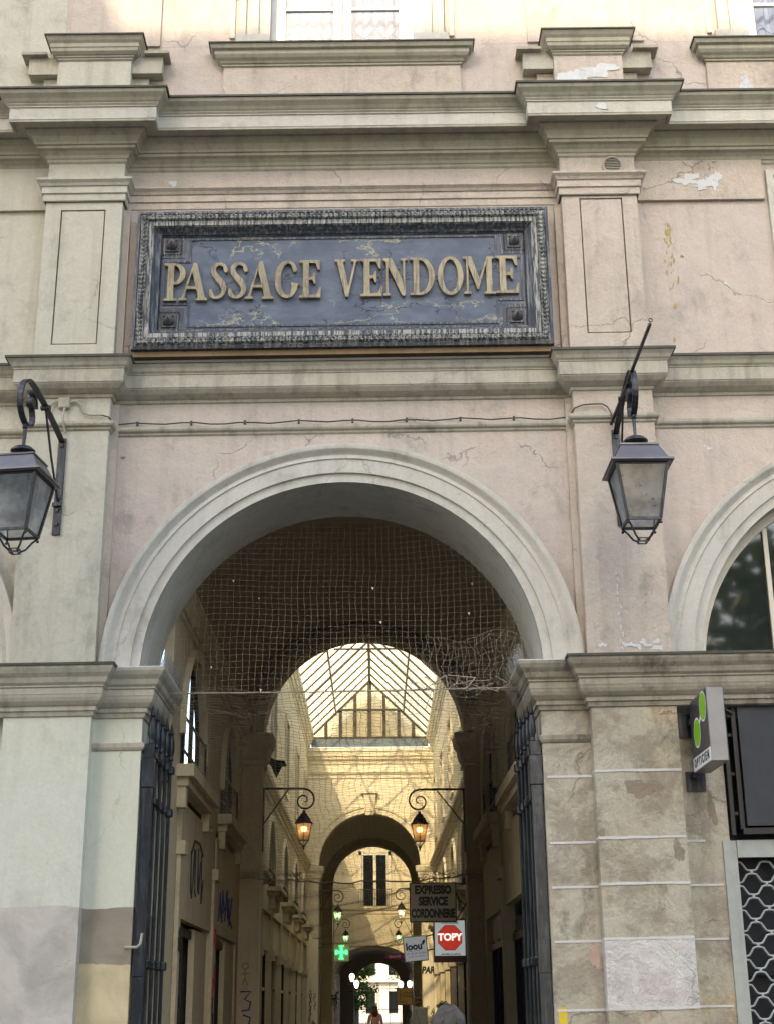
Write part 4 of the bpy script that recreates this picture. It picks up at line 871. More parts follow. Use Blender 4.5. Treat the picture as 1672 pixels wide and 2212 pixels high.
# ---------------------------------------------------------------- glazed hall
HX0, HX1 = -2.22, 1.94
def hall(name, label, y0, y1, xa, xb, wins, eave, ridge, roofend=True, upper=True, greens=False):
    H = thing(name, label, 'building', (0,0,0))
    for X, s in ((xa,1),(xb,-1)):
        bk = X-s*.12
        bm = NB(); arch_wall(bm, y0, y1, 3.82, 5.80, [(c,1.12,4.35,4.08,1.08) for c in wins], X, bk, 'x', n=24); obj('gallery_wall', bm, M_hall2, H)
        if upper:
            bm = NB(); arch_wall(bm, y0, y1, 5.80, eave, [(c,.55,8.5,6.75,0) for c in wins], X, bk, 'x'); obj('upper_wall', bm, M_hall, H)
        for c in wins:
            bm = NB(); arch_ring(bm,c,4.35,[(1.10,0),(1.10,.04),(1.22,.06),(1.25,0)],X,'x',s,n=28); w_ = obj('arched_window', bm, M_hall, H)
            bm = NB(); x_ = X-s*.10; bm.faces.new([bm.verts.new((x_,c+1.1*cos(pi*i/24),4.35+1.07*sin(pi*i/24))) for i in range(25)]); bm.faces.new([bm.verts.new(q) for q in ((x_,c-1.1,4.05),(x_,c+1.1,4.05),(x_,c+1.1,4.35),(x_,c-1.1,4.35))]); obj('pane', bm, M_sglass, w_)
            bm = NB()
            for dy in (-.55,0,.55): xs = sorted((X-s*.09,X-s*.05)); box(bm,xs[0],xs[1],c+dy-.025,c+dy+.025,4.06,4.35+math.sqrt(1.07**2-dy*dy))
            obj('mullion', bm, M_brown, w_)
            bm = NB(); xs = sorted((X,X+s*.30)); box(bm,xs[0],xs[1],c-1.0,c+1.0,3.93,4.02); xs = sorted((X,X+s*.22)); box(bm,xs[0],xs[1],c-.9,c+.9,3.84,3.929)
            for e_ in (-.75,.75):
                box(bm,min(X,X+s*.16),max(X,X+s*.16),c+e_-.08,c+e_+.08,3.60,3.839)
            obj('balcony_slab', bm, M_hall2, H)
            bm = NB()
            for k in range(13): yk = c-.95+k*1.9/12; tube(bm,[(X+s*.04,yk,4.02),(X+s*.04,yk,4.40)],.008,4)
            tube(bm,[(X+s*.04,c-1.0,4.40),(X+s*.04,c+1.0,4.40)],.014,5); obj('balcony_rail', bm, M_iron, H)
            if upper:
                bm = NB(); xs = sorted((X-s*.10,X-s*.11)); box(bm,xs[0],xs[1],c-.55,c+.55,6.75,8.5); u_ = obj('upper_window', bm, M_sglass, H)
                bm = NB(); xs = sorted((X-s*.09,X+s*.05)); 
                for a,b,z0_,z1_ in ((-.68,-.55,6.62,8.62),(.55,.68,6.62,8.62),(-.549,.549,8.502,8.62),(-.549,.549,6.62,6.748)): box(bm,min(X,X+s*.05),max(X,X+s*.05),c+a,c+b,z0_,z1_)
                box(bm,xs[0],X if s>0 else xs[1],c-.02,c+.02,6.76,8.49) if s>0 else box(bm,X,xs[1],c-.02,c+.02,6.76,8.49); obj('window_frame', bm, M_wood, u_)
        # cornice over the gallery and at the eaves
        for zc, prf in ((5.75,[(0,0),(.04,.03),(.04,.10),(.08,.12),(.12,.18),(.16,.20),(.18,.27),(0,.30)]),(eave-.55,[(0,0),(.03,.03),(.03,.12),(.07,.14),(.10,.25),(.13,.27),(.17,.38),(.20,.40),(.22,.52),(0,.55)])):
            if zc > 6 and not upper: continue
            bm = NB(); pth = [(X,y0),(X,y1)]
            sweep(bm, pth if s>0 else pth, [(pr,zc+z) for pr,z in prf]) if s>0 else sweep(bm, [(X,y1),(X,y0)], [(pr,zc+z) for pr,z in prf]); obj('hall_cornice', bm, M_hall, H)
        # shopfronts
        bm = NB(); xs = sorted((X-s*.22,X-s*.28)); box(bm,xs[0],xs[1],y0,y1,0,3.5); obj('shop_windows', bm, M_sglass, H)
        if s > 0:
            bm = NB(); box(bm,X-.12,X-.03,y0,y1,2.78,3.50); obj('transom_panels', bm, M_hall2, H)
        nb = int((y1-y0)/3.1)
        for k in range(nb+1):
            yk = y0+k*(y1-y0)/nb; bm = NB(); xs = sorted((X-s*.1,X+s*.03)); box(bm,xs[0],xs[1],yk-.07,yk+.07,0,2.60); xs = sorted((X-s*.1,X+s*.09)); box(bm,xs[0],xs[1],yk-.13,yk+.13,2.60,2.80); box(bm,min(X,X+s*.05),max(X,X+s*.05),yk-.07,yk+.07,2.80,3.80); obj('shopfront_pilaster', bm, M_hall2, H)
            if k < nb:
                yb = yk+(y1-y0)/nb; bm = NB()
                for t_ in (.30,.55,.78): xs = sorted((X-s*.2,X-s*.12)); box(bm,xs[0],xs[1],yk+(yb-yk)*t_-.03,yk+(yb-yk)*t_+.03,0,2.76)
                for z in (2.0,2.74): xs = sorted((X-s*.21,X-s*.11)); box(bm,xs[0],xs[1],yk,yb,z,z+.06)
                obj('shop_frame', bm, (simple('dark_green_paint',(.01,.06,.035),.4) if (k==1) else M_black) if s<0 else (M_wood if k%2 else M_brown), H)
        bm = NB(); xs = sorted((X-s*.08,X+s*.04)); box(bm,xs[0],xs[1],y0,y1,3.50,3.818); obj('shop_cornice', bm, M_hall2, H)
    return H
wins = [11.65,16.3,21.05,25.8,30.55]
HL = hall('glazed_hall', 'long cream shopping hall with arched mezzanine windows under a glass roof', Y1+.56, Y2, HX0, HX1, wins, 10.25, 12.2)
# glass roof: slopes, bars, purlins, ties, glazed gable
gx0, gx1, ez, rz = -2.1, 1.80, 10.25, 12.15; gc = (gx0+gx1)/2
def roof(par, y0, y1, gx0, gx1, ez, rz, bars=1.1, gable=True):
    gc = (gx0+gx1)/2; root = NB(); 
    bm = NB(); 
    for xe in (gx0,gx1): bm.faces.new([bm.verts.new(q) for q in ((xe,y0,ez),(xe,y1,ez),(gc,y1,rz),(gc,y0,rz))])
    R = obj('glass_roof', bm, M_roofg, par)
    n = int((y1-y0)/bars); bm = NB()
    for k in range(n+1):
        y = y0+(y1-y0)*k/n; w_ = .055 if k%5==0 else .036
        for xe in (gx0,gx1): tube(bm,[(xe,y,ez-.02),(gc,y,rz-.02)],w_,sq=True)
    obj('glazing_bars', bm, M_brown, R)
    bm = NB(); tube(bm,[(gc,y0,rz-.06),(gc,y1,rz-.06)],.06,sq=True)
    for t in (.42,):
        for xe in (gx0,gx1): tube(bm,[(xe+(gc-xe)*t,y0,ez+(rz-ez)*t-.07),(xe+(gc-xe)*t,y1,ez+(rz-ez)*t-.07)],.035,sq=True)
    for xe in (gx0,gx1): tube(bm,[(xe,y0,ez-.03),(xe,y1,ez-.03)],.06,sq=True)
    obj('purlin', bm, M_iron, R)
    for y in [y0+(y1-y0)*t for t in (.12,.37,.62,.87)]:
        bm = NB(); zt = ez+(rz-ez)*.5; tube(bm,[((gx0+gc)/2,y,zt-.05),((gx1+gc)/2,y,zt-.05)],.028,6); obj('tie_rod', bm, M_iron, R)
    if gable:
        bm = NB(); bm.faces.new([bm.verts.new(q) for q in ((gx0,y1,ez-.1),(gx1,y1,ez-.1),(gc,y1,rz-.05))]); G = obj('gable_glass', bm, M_roofg, R)
        bm = NB(); gz = rz-.05
        for k in range(9):
            x = gx0+(gx1-gx0)*k/8; zt = ez+(gz-ez)*(1-abs(x-gc)/(gc-gx0)); tube(bm,[(x,y1-.05,ez-.1),(x,y1-.05,zt)],.078 if k!=4 else .095,sq=True)
        tube(bm,[(gx0,y1-.05,ez),(gc,y1-.05,gz),(gx1,y1-.05,ez)],.06,sq=True); tube(bm,[(gx0,y1-.05,ez-.1),(gx1,y1-.05,ez-.1)],.07,sq=True); tube(bm,[(gx0+.9,y1-.12,ez+.85),(gx1-.9,y1-.12,ez+.85)],.045,sq=True)
        obj('gable_bars', bm, M_brown, G)
    return R
roof(HL, Y1+.3, Y2, gx0, gx1, ez, rz)
bm = NB(); box(bm,gx0,gx1,Y2-.12,Y2-.06,9.86,10.12); obj('gutter_board', bm, simple('slate_blue_gutter',(.11,.14,.17),.5), HL)
# end wall of the hall with arch, keystone, entablature
bm = NB(); arch_wall(bm, -3.0, 2.7, 0, 9.85, [(-.17,1.65,6.02,0,1.65)], Y2, Y2+.5); obj('end_wall', bm, M_hall, HL)
bm = NB(); arch_ring(bm,-.17,6.02,[(1.65,0),(1.65,.05),(1.80,.05),(1.82,.09),(1.90,.10),(1.92,0)],Y2,n=64); obj('end_archivolt', bm, M_hall, HL, smooth=True)
bm = NB(); sweep(bm, [(HX0,Y2),(HX1,Y2)], [(0,8.80),(.04,8.83),(.04,8.92),(.08,8.95),(.12,9.02),(0,9.05)]); sweep(bm, [(HX0,Y2),(HX1,Y2)], [(0,9.28),(.04,9.30),(.05,9.40),(.10,9.44),(.12,9.50),(.18,9.54),(.20,9.66),(.24,9.70),(.24,9.82),(0,9.85)])
for k in range(46): box(bm,HX0+.1+k*.09,HX0+.145+k*.09,Y2-.165,Y2-.06,9.44,9.50)
obj('end_entablature', bm, M_hall, HL)
bm = NB(); 
V = [bm.verts.new(q) for q in ((-.30,Y2-.16,7.60),(-.04,Y2-.16,7.60),(.04,Y2-.20,8.30),(-.38,Y2-.20,8.30),(-.30,Y2,7.60),(-.04,Y2,7.60),(.04,Y2,8.30),(-.38,Y2,8.30))]
for f in ((0,1,2,3),(4,5,6,7),(0,1,5,4),(1,2,6,5),(2,3,7,6),(3,0,4,7)): bm.faces.new([V[i] for i in f])
box(bm,-.44,.10,Y2-.26,Y2,8.30,8.40); 
for k in range(3): box(bm,-.33+k*.10,-.28+k*.10,Y2-.21,Y2-.15,7.72,8.25)
obj('keystone', bm, M_hall, HL)
for s,e_ in ((-1,-1.82),(1,1.48)):
    xs = (e_-.35,e_) if s<0 else (e_,e_+.35)
    path = [(xs[0],Y2),(xs[0],Y2-.06),(xs[1],Y2-.06),(xs[1],Y2+.5)] if s<0 else [(xs[0],Y2+.5),(xs[0],Y2-.06),(xs[1],Y2-.06),(xs[1],Y2)]
    bm = NB(); sweep(bm, path, [(0,5.45),(.03,5.48),(.03,5.55),(.08,5.62),(.10,5.75),(.14,5.80),(.17,5.95),(0,6.0)]); box(bm,xs[0],xs[1],Y2-.06,Y2,0,5.9); obj('end_pilaster', bm, M_hall, HL)
# vault and arch beyond
V2 = thing('inner_vault_passage', 'shaded barrel-vaulted stretch behind the second arch', 'building', (0,0,0))
Y3 = 42.3
bm = NB(); rows = []
for i in range(33):
    a = pi*i/32; rows.append([bm.verts.new((-.17+1.9*cos(a),y,6.02+1.95*sin(a))) for y in (Y2+.49,Y3)])
for A,B in zip(rows,rows[1:]): bm.faces.new((A[0],A[1],B[1],B[0]))
obj('barrel_vault', bm, M_hall2, V2, smooth=True)
for X,s in ((-2.07,1),(1.73,-1)):
    bm = NB(); xs = sorted((X,X-s*.3)); box(bm,xs[0],xs[1],Y2+.5,Y3,3.3,6.02); box(bm,xs[0],xs[1],Y2+.5,Y2+1.6,0,3.3); box(bm,xs[0],xs[1],Y3-1.2,Y3,0,3.3); obj('side_wall', bm, M_hall2, V2)
    bm = NB(); xs = sorted((X-s*.2,X-s*.25)); box(bm,xs[0],xs[1],Y2+1.6,Y3-1.2,0,3.3); obj('shop_glass', bm, M_sglass, V2)
bm = NB(); arch_wall(bm, -3.0, 2.7, 0, 8.2, [(-.1,1.56,6.12,0,1.52)], Y3, Y3+.45); obj('cross_wall', bm, M_hall2, V2)
bm = NB(); arch_ring(bm,-.1,6.12,[(1.53,.0),(1.53,.06),(1.72,.06),(1.74,0)],Y3,n=48); obj('cross_archivolt', bm, M_int, V2)
bm = NB(); box(bm,-3,2.7,Y2+.52,Y2+.8,10.15,16.5); obj('building_above', bm, M_hall, V2)
bm = NB()
for x in (-1.5,.6): box(bm,x,x+.9,Y2+.47,Y2+.515,10.6,13)
obj('upper_window', bm, M_greym, V2)
# third hall with the balcony window wall
H3 = hall('far_glazed_hall', 'smaller far hall with a tall balcony window on its end wall', Y3+.46, 55.5, -2.0, 1.95, [45.5,50,54], 9.2, 10.4, upper=True)
roof(H3, Y3+.4, 55.5, -2.0, 1.95, 9.3, 10.6)
YE = 55.5
bm = NB(); arch_wall(bm, -2.6, 2.6, 0, 9.6, [(-.06,1.90,3.25,0,1.12)], YE, YE+.4); obj('end_wall', bm, M_hall2, H3)
bm = NB(); sweep(bm, [(-2.0,YE),(1.95,YE)], [(0,5.80),(.04,5.83),(.04,5.95),(.10,6.0),(.14,6.08),(0,6.12)]); obj('belt_moulding', bm, M_hall2, H3)
bm = NB(); box(bm,-.63,.61,YE-.02,YE,6.2,8.56); w_ = obj('balcony_window', bm, M_sglass, H3)
bm = NB()
for a,b,c,d in ((-.78,-.64,6.15,8.75),(.62,.76,6.15,8.75),(-.78,.76,8.58,8.75),(-.08,.06,6.2,8.56),(-.62,-.56,6.2,8.56),(.54,.60,6.2,8.56)): box(bm,a,b,YE-.06,YE-.021,c,d)
obj('window_frame', bm, M_wood, w_)
bm = NB()
for k in range(17): tube(bm,[(-.78+k*.096,YE-.3,6.18),(-.78+k*.096,YE-.3,6.95)],.012,4)
tube(bm,[(-.80,YE-.02,6.95),(-.80,YE-.3,6.95),(.78,YE-.3,6.95),(.78,YE-.02,6.95)],.02,4); obj('balcony_rail', bm, M_iron, w_)
# last low vault to the far street
V3 = thing('rear_archway', 'dark low vaulted exit to the far street', 'building', (0,0,0)); YF = 70
bm = NB(); rows = []
for i in range(25):
    a = pi*i/24; rows.append([bm.verts.new((-.06+2.0*cos(a),y,3.25+1.2*sin(a))) for y in (YE+.39,YF)])
for A,B in zip(rows,rows[1:]): bm.faces.new((A[0],A[1],B[1],B[0]))
obj('low_vault', bm, M_vault, V3, smooth=True)
for X in (-2.05,1.95): bm = NB(); box(bm,X-.05,X+.05,YE+.4,YF,0,3.3); obj('side_wall', bm, M_brown, V3)
bm = NB(); arch_wall(bm, -6, 6, 0, 14, [(.13,1.36,2.6,0,1.36)], YF, YF+.5); obj('street_wall', bm, M_vault, V3)
bm = NB(); arch_wall(bm, -20, 20, 0, 14, [(.13,1.45,2.6,0,1.36)], YF+.51, YF+.7); obj('outer_wall', bm, M_hall, V3)

# street beyond: sunlit house and tree, gate
fh = thing('far_street_house', 'pale sunlit house across the far street, seen through the rear archway', 'building', (0,0,0))
bm = NB(); box(bm,-30,34,138,144,0,22); obj('wall', bm, simple('sunlit_cream_stone',(.40,.37,.31),.8,0,.3,2,.1), fh)
for k in range(16):
    for z in (.9,4.6,8.0):
        bm = NB(); x = -19.4+k*2.3; box(bm,x,x+.95,137.9,138,z,z+2.1); wv = obj('window', bm, M_sglass, fh)
bm = NB()
for z in (3.9,7.3,10.8): box(bm,-30,34,137.4,137.89,z,z+.25)
obj('ledge', bm, M_hall2, fh)
def leafmat(name, c1, c2):
    m, nt, b = base_mat(name, c1, .6, 0, .3); c = mix(nt, ramp(nt,noise(nt,coords(nt),2.2,5,.6),.4,.62), c1, c2); nt.links.new(c,b.inputs['Base Color'])
    tr = N(nt,'ShaderNodeBsdfTranslucent'); nt.links.new(c,tr.inputs[0]); mx = N(nt,'ShaderNodeMixShader'); mx.inputs[0].default_value=.35; nt.links.new(b.outputs[0],mx.inputs[1]); nt.links.new(tr.outputs[0],mx.inputs[2]); nt.links.new(mx.outputs[0],nt.nodes['Material Output'].inputs[0]); return m
M_leaf = leafmat('plane_tree_leaves', (.07,.12,.02), (.16,.20,.04))
def tree(x, y, h, r, label, nleaf=5200, ls=.16, zlow=.35, grp=None, seed=1):
    rnd = random.Random(seed); t = thing('plane_tree', label, 'tree', (x,y,0), 0, grp)
    bm = NB(); tube(bm,[(0,0,0),(.05,0,h*.25),(-.05,.05,h*.5),(0,0,h*.8)],[.22,.18,.13,.04],10)
    cl = []
    for k in range(15):
        a = rnd.uniform(0,6.28); z0 = h*rnd.uniform(.25,.7); L = r*rnd.uniform(.6,1.05); e = Vector((cos(a)*L,sin(a)*L,z0+rnd.uniform(.1,.35)*h*.5)); tube(bm,[(0,0,z0),(e.x*.5,e.y*.5,z0+(e.z-z0)*.6),e],[.08,.045,.015],6)
        cl += [e, e*.75+Vector((0,0,z0*.2))]
    obj('trunk', bm, simple('tree_bark',(.13,.11,.085),.9,0,.4,5,.5), t)
    bm = NB(); cl += [Vector((rnd.uniform(-.4,.4)*r,rnd.uniform(-.4,.4)*r,h*rnd.uniform(.55,.95))) for _ in range(10)]
    for i in range(nleaf):
        c = rnd.choice(cl); p = c + Vector((rnd.gauss(0,1),rnd.gauss(0,1),rnd.gauss(0,.8)))*r*.22
        if p.z < h*zlow*.6: p.z = h*zlow*.6+rnd.random()
        u = Vector((rnd.uniform(-1,1),rnd.uniform(-1,1),rnd.uniform(-.6,.6))).normalized(); v = u.cross(Vector((rnd.uniform(-1,1),rnd.uniform(-1,1),1))).normalized(); s = ls*rnd.uniform(.6,1.3)
        bm.faces.new([bm.verts.new(q) for q in (p-u*s,p+v*s*.6,p+u*s,p-v*s*.6)])
    obj('crown', bm, M_leaf, t)
    return t
tree(-1.25,79,4.9,1.15,'leafy green tree on the left of the far street, seen through the rear archway',4600,.10,zlow=.2,seed=3)
tree(2.6,82,7.0,1.3,'smaller tree right of the far street, its branches over the pale house',1500,.13,seed=5)
rg = thing('rear_gate', 'tall thin-barred iron gate standing across the far archway', 'gate', (.13,YF+.2,0))
for s in (-1,1):
    bm = NB()
    for k in range(3): x = s*(.04+k*.62); tube(bm,[(x,0,.05),(x,0,2.9)],.018,5)
    for z in (.15,1.45,2.55): tube(bm,[(s*.04,0,z),(s*1.3,0,z)],.02,5)
    obj('gate_leaf', bm, M_iron, rg)

# ---------------------------------------------------------------- iron gate leaves folded against the jambs
def gate(X, sgn, label):
    g = thing('entrance_gate', label, 'gate', (X,0,0), 0, 'folded iron gate leaves of the archway')
    bm = NB(); box(bm,-.055,.055,-.02,.05,0,3.82,0,.004); box(bm,-.065,.065,-.035,.06,3.82,4.12,0,.005); box(bm,-.06,.06,-.03,.05,1.98,2.30,0,.004); box(bm,-.05,.05,-.02,.05,4.122,4.27,0,.004); obj('stile', bm, M_gate, g)
    for k in range(5):
        y = .02+k*.27; x = sgn*(.02+.012*k); bm = NB(); zt = 4.28
        if k: tube(bm,[(x,y,0.05),(x,y,zt)],.021,8)
        lathe(bm,[(.02,0),(.034,.02),(.024,.045),(.030,.07),(.042,.12),(.040,.20),(.028,.27),(.018,.29),(.033,.305),(.020,.325),(.014,.37),(.0001,.45)],(x,y,zt-.02),12); obj('spear_bar', bm, M_gate, g, smooth=True)
    for z in (4.16,3.70,2.1,.3):
        bm = NB(); y0,y1 = .06,1.2
        obb(bm,(sgn*.035,(y0+y1)/2,z),(1,0,0),(0,1,0),(0,0,1),.032,(y1-y0)/2,.028)
        for k in range(1,5): bm2 = lathe(bm,[(.04,-.045),(.05,-.03),(.05,.03),(.04,.045)],(sgn*(.02+.012*k),.02+k*.27,z),8)
        obj('rail', bm, M_gate, g)
    return g
gate(-2.325,1,'dark blue-black spear-topped gate leaf folded back along the left jamb')
gr = gate(1.66,-1,'dark blue-black spear-topped gate leaf folded back along the right jamb')
hk = thing('gate_hook', 'small bent iron hook fixed to the left jamb', 'hook', (-2.42,-.05,2.25))
bm = NB(); tube(bm,[(-.02,0,0),(-.02,-.10,0),(.10,-.13,.0),(.13,-.13,.03),(.14,-.12,.13)],.014,7); obj('hook', bm, M_cable, hk)

# ---------------------------------------------------------------- bird netting and spikes
def net_patch(name, P, nu, nv, r, par, su=2, sv=2, jit=.010, holes=None, mat=M_thr):
    """P(u,v)->Vector; threads along both directions, sagging a little between knots"""
    rnd = random.Random(11); G = {}
    for i in range(nu+1):
        for j in range(nv+1):
            q = P(i/nu,j/nv)
            G[i,j] = None if q is None else q+Vector((rnd.gauss(0,jit),rnd.gauss(0,jit),rnd.gauss(0,jit)))
    bm = NB()
    def run(keys):
        seg = []
        for k in keys:
            if G[k] is None or (holes and holes(G[k])):
                if len(seg) > 1: tube(bm,seg,r,3,cap=False)
                seg = []
            else: seg.append(G[k])
        if len(seg) > 1: tube(bm,seg,r,3,cap=False)
    for i in range(nu+1): run([(i,j) for j in range(nv+1)])
    for j in range(nv+1): run([(i,j) for i in range(nu+1)])
    return obj(name, bm, mat, par)
ROPE = 4.93
bn = thing('arch_bird_netting', 'sagging bird netting stretched across the upper part of the arch', 'netting', (0,0,0))
def Pf(u,v):
    x = C0-2.12+4.24*u; z = ROPE+(7.14-ROPE)*v; zr = z-5.02
    if zr > 0 and (x-C0)**2+zr**2 > 2.10**2: return None
    return Vector((x+.008*sin(z*5+x*2)+.004*sin(z*11), .55+.55*v+.06*sin(x*2.2+v*3), z+.012*sin(x*4+v*5)+.02*(1-v)*sin(x*1.6)))
net_patch('net', Pf, 58, 31, .0015, bn, jit=.0028)
def Pt(u,v):   # tangled double layer on the right
    x = .55+1.2*u; z = ROPE+.60*v-.06*sin(u*6)
    if z > 5.02 and (x-C0)**2+(z-5.02)**2 > 2.07**2: return None
    return Vector((x+.03*sin(z*17+x*5), .52+.05*sin(x*9), z+.03*sin(x*11+z*9)))
net_patch('tangled_net', Pt, 16, 9, .0017, bn, jit=.013)
bm = NB(); tube(bm,[(SL+.0+4.13*i/20,.5,ROPE-.015*sin(pi*i/20)+TILT*(SL+4.13*i/20)) for i in range(21)],.0075,6)
rnd = random.Random(4)
for k in range(24):
    x = rnd.uniform(.5,1.65); p = Vector((x,.5,ROPE)); tube(bm,[p,p+Vector((rnd.uniform(-.1,.1),rnd.uniform(-.04,.04),rnd.uniform(-.03,.12))),p+Vector((rnd.uniform(-.25,.25),rnd.uniform(-.05,.05),rnd.uniform(-.05,.16)))],.004,4)
for a,b in (((.55,4.93),(.78,5.08)),((.78,5.08),(.80,4.95)),((.80,5.08),(1.1,5.05)),((1.1,5.05),(1.0,4.93)),((.62,4.90),(.55,4.70)),((.5,5.02),(.6,4.93))): tube(bm,[(a[0],.48,a[1]),(b[0],.48,b[1])],.006,5)
obj('edge_rope', bm, M_thr, bn)
bm = NB()
for k in range(12):
    x = rnd.uniform(-2,1.5); z = rnd.uniform(4.95,6.6)
    if (x-C0)**2+max(0,z-5.02)**2 > 4: continue
    s = rnd.uniform(.005,.014); c = Vector((x,.6+.45*(z-ROPE)/2.2,z)); bm.faces.new([bm.verts.new(c+Vector(q)) for q in ((-s,0,s),(s,0,s*.6),(0,0,-s*1.6))])
obj('feather_scraps', bm, M_wht, bn)
cn = thing('passage_bird_netting', 'fine bird netting hung like a ceiling through the entrance bay', 'netting', (0,0,0))
def Pc(u,v):
    x0,x1 = (SL,SR) if v<.08 else (XL,XR); x = x0+(x1-x0)*u; y = .5+(Y1-.55)*v; z = ROPE+(3.75-ROPE)*v - .10*sin(pi*v)*sin(pi*u)*1.2
    return Vector((x+.02*sin(y*3+x*4), y, z+.02*sin(x*7+y*2)))
net_patch('net', Pc, 50, 100, .0022, cn, jit=.006)
bm = NB(); tube(bm,[(XL+(XR-XL)*i/24,Y1-.05+rnd.gauss(0,.02),3.75-.12*sin(pi*i/24)+rnd.gauss(0,.02)) for i in range(25)],.012,5)
for k in range(60): u = rnd.random()*.25; u = u if k%2 else 1-u; p = Vector((XL+(XR-XL)*u,Y1-.1,3.75)); tube(bm,[p,p+Vector((rnd.uniform(-.1,.1),-.02,rnd.uniform(-.1,.08))),p+Vector((rnd.uniform(-.15,.15),-.03,rnd.uniform(-.16,.10)))],.006,4)
obj('frayed_edge', bm, M_thr, cn)
hn = thing('hall_bird_netting', 'very fine sagging bird netting drawn through the glazed hall above the shops', 'netting', (0,0,0))
def Ph(u,v):
    x = -1.95+3.6*u; y = Y1+.3+27*v; z = 3.78-.16*sin(pi*u)*(.6+.4*sin(v*9)) + .10*sin(v*6)
    if Y2-.2 < y < Y2+.7 and abs(x+.17) > 1.6: x = -.17+math.copysign(1.6,x+.17)
    return Vector((x+.05*sin(y*1.1+x*3), y, z+.03*sin(x*5+y*1.3)))
M_thr2 = simple('fine_dark_net_twine', (.20,.16,.10), .8)
net_patch('net', Ph, 38, 210, .0015, hn, jit=.005, mat=M_thr2)
def spikes(x0,y0,x1,y1,z,sgn,label):
    t = thing('bird_spikes', label, 'bird spikes', (0,0,0), 0, 'steel bird spikes on the imposts'); bm = NB(); n = 22
    for k in range(n):
        f = k/n; x,y = x0+(x1-x0)*f, y0+(y1-y0)*f
        for d in (-.07,.0,.07): tube(bm,[(x,y,z),(x+sgn*(.05+d*.5)+rnd.uniform(-.01,.01),y+rnd.uniform(-.04,.04),z+.17+rnd.uniform(-.02,.02))],.0028,3)
    obj('spikes', bm, M_spike, t); return t
spikes(-2.22,-.20,-2.2,1.15,5.07+TILT*-2.2,1,'row of thin steel bird spikes on the left impost')
spikes(1.56,-.20,1.54,1.15,5.07+TILT*1.6,-1,'row of thin steel bird spikes on the right impost')
# ragged black cloth caught in the hall
bc = thing('black_cloth_scrap', 'ragged black cloth scrap hanging at the left end of the first inner arch', 'cloth scrap', (-1.85,Y1+.65,5.72))
bm = NB(); pts = [(0,.16),(.10,.10),(.26,.08),(.31,-.02),(.22,-.03),(.17,-.13),(.12,-.22),(.08,-.14),(.03,-.02),(-.02,.05)]
f = bm.faces.new([bm.verts.new((x,.04*sin(x*18),z)) for x,z in pts]); ex = bmesh.ops.extrude_face_region(bm,geom=[f])
for v in [q for q in ex['geom'] if isinstance(q,bmesh.types.BMVert)]: v.co.y += .006
obj('cloth', bm, M_black, bc)

# ---------------------------------------------------------------- lit lanterns in the passage
def hex_lantern(root, x, z, S, glass, bulb):
    n = 6
    def ring(r,zz): return [Vector((x+r*cos(2*pi*(k+.5)/n), 0+r*sin(2*pi*(k+.5)/n), zz)) for k in range(n)]
    bm = NB(); rows = [ring(r*S,z+h*S) for r,h in ((.165,0),(.175,.012),(.14,.05),(.115,.10),(.07,.15),(.065,.17),(.03,.19),(.028,.23))]
    rows = [[bm.verts.new(q) for q in r] for r in rows]
    for A,B in zip(rows,rows[1:]):
        for k in range(n): bm.faces.new((A[k],A[(k+1)%n],B[(k+1)%n],B[k]))
    bm.faces.new(rows[0]); bm.faces.new(rows[-1]); obj('roof', bm, M_iron, root)
    T_,B_ = ring(.15*S,z),ring(.095*S,z-.27*S); bm = NB()
    for k in range(n): tube(bm,[T_[k],B_[k]],.007*S,4); tube(bm,[B_[k],B_[(k+1)%n]],.008*S,4); tube(bm,[B_[k],(x+.02*S*cos(k),0,z-.36*S)],.006*S,4)
    lathe(bm,[(.02*S,-.35*S),(.03*S,-.37*S),(.012*S,-.39*S),(.015*S,-.41*S),(.0001,-.43*S)],(x,0,z),8); obj('glazing_frame', bm, M_iron, root)
    bm = NB()
    for k in range(n): bm.faces.new([bm.verts.new(q) for q in (T_[k],T_[(k+1)%n],B_[(k+1)%n],B_[k])])
    obj('glass', bm, glass, root)
    bm = NB(); bmesh.ops.create_icosphere(bm, subdivisions=2, radius=.05*S, matrix=Matrix.Translation((x,0,z-.08*S))); obj('bulb', bm, bulb, root)
def passage_lantern(X, Y, ztop, s, L, S, glass, bulb, label, drop=.62, grp='lit hexagonal lanterns on scroll brackets in the passage'):
    root = thing('bracket_lantern', label, 'lantern', (X,Y,ztop), 0, grp)
    bm = NB(); tube(bm,[(0,0,0.02),(0,0,-1.05*S)],.022*S,sq=True); tube(bm,[(0,0,0),(s*(L-.10*S),0,0)],.020*S,6); tube(bm,[(0,0,-.60*S),(s*L*.6,0,-.02)],.013*S,6)
    c = Vector((s*(L+.0),0,-.20*S)); R = .20*S
    pts = [(c.x-s*R*.5,0,.0)]+[(c.x+s*(R-.0072*S*i)*sin(a),0,c.z+(R-.0072*S*i)*cos(a)) for i,a in enumerate([k*.38 for k in range(0,25)])]
    tube(bm,pts,[.020*S]+[.020*S-.0004*S*i for i in range(25)],6); obj('bracket', bm, M_iron, root)
    bm = NB(); tube(bm,[(s*L,0,-.38*S),(s*L,0,-drop*S)],.010*S,6); obj('hanger_rod', bm, M_iron, root)
    hex_lantern(root, s*L, -(drop+.22)*S, S, glass, bulb)
    return root
passage_lantern(-1.89,Y1-.03,5.21,1,.69,1.0,M_litg,M_bulb,'amber-lit lantern on the left jamb of the first inner arch',drop=.38)
passage_lantern(1.52,Y1-.03,5.18,-1,.76,1.0,M_litg,M_bulb,'amber-lit lantern on the right jamb of the first inner arch',drop=.38)
passage_lantern(-1.75,Y2-.10,5.2,1,.55,1.05,M_litgr,M_bulbg,'greenish-lit lantern at the left of the hall end arch, above the pharmacy cross',drop=.42)
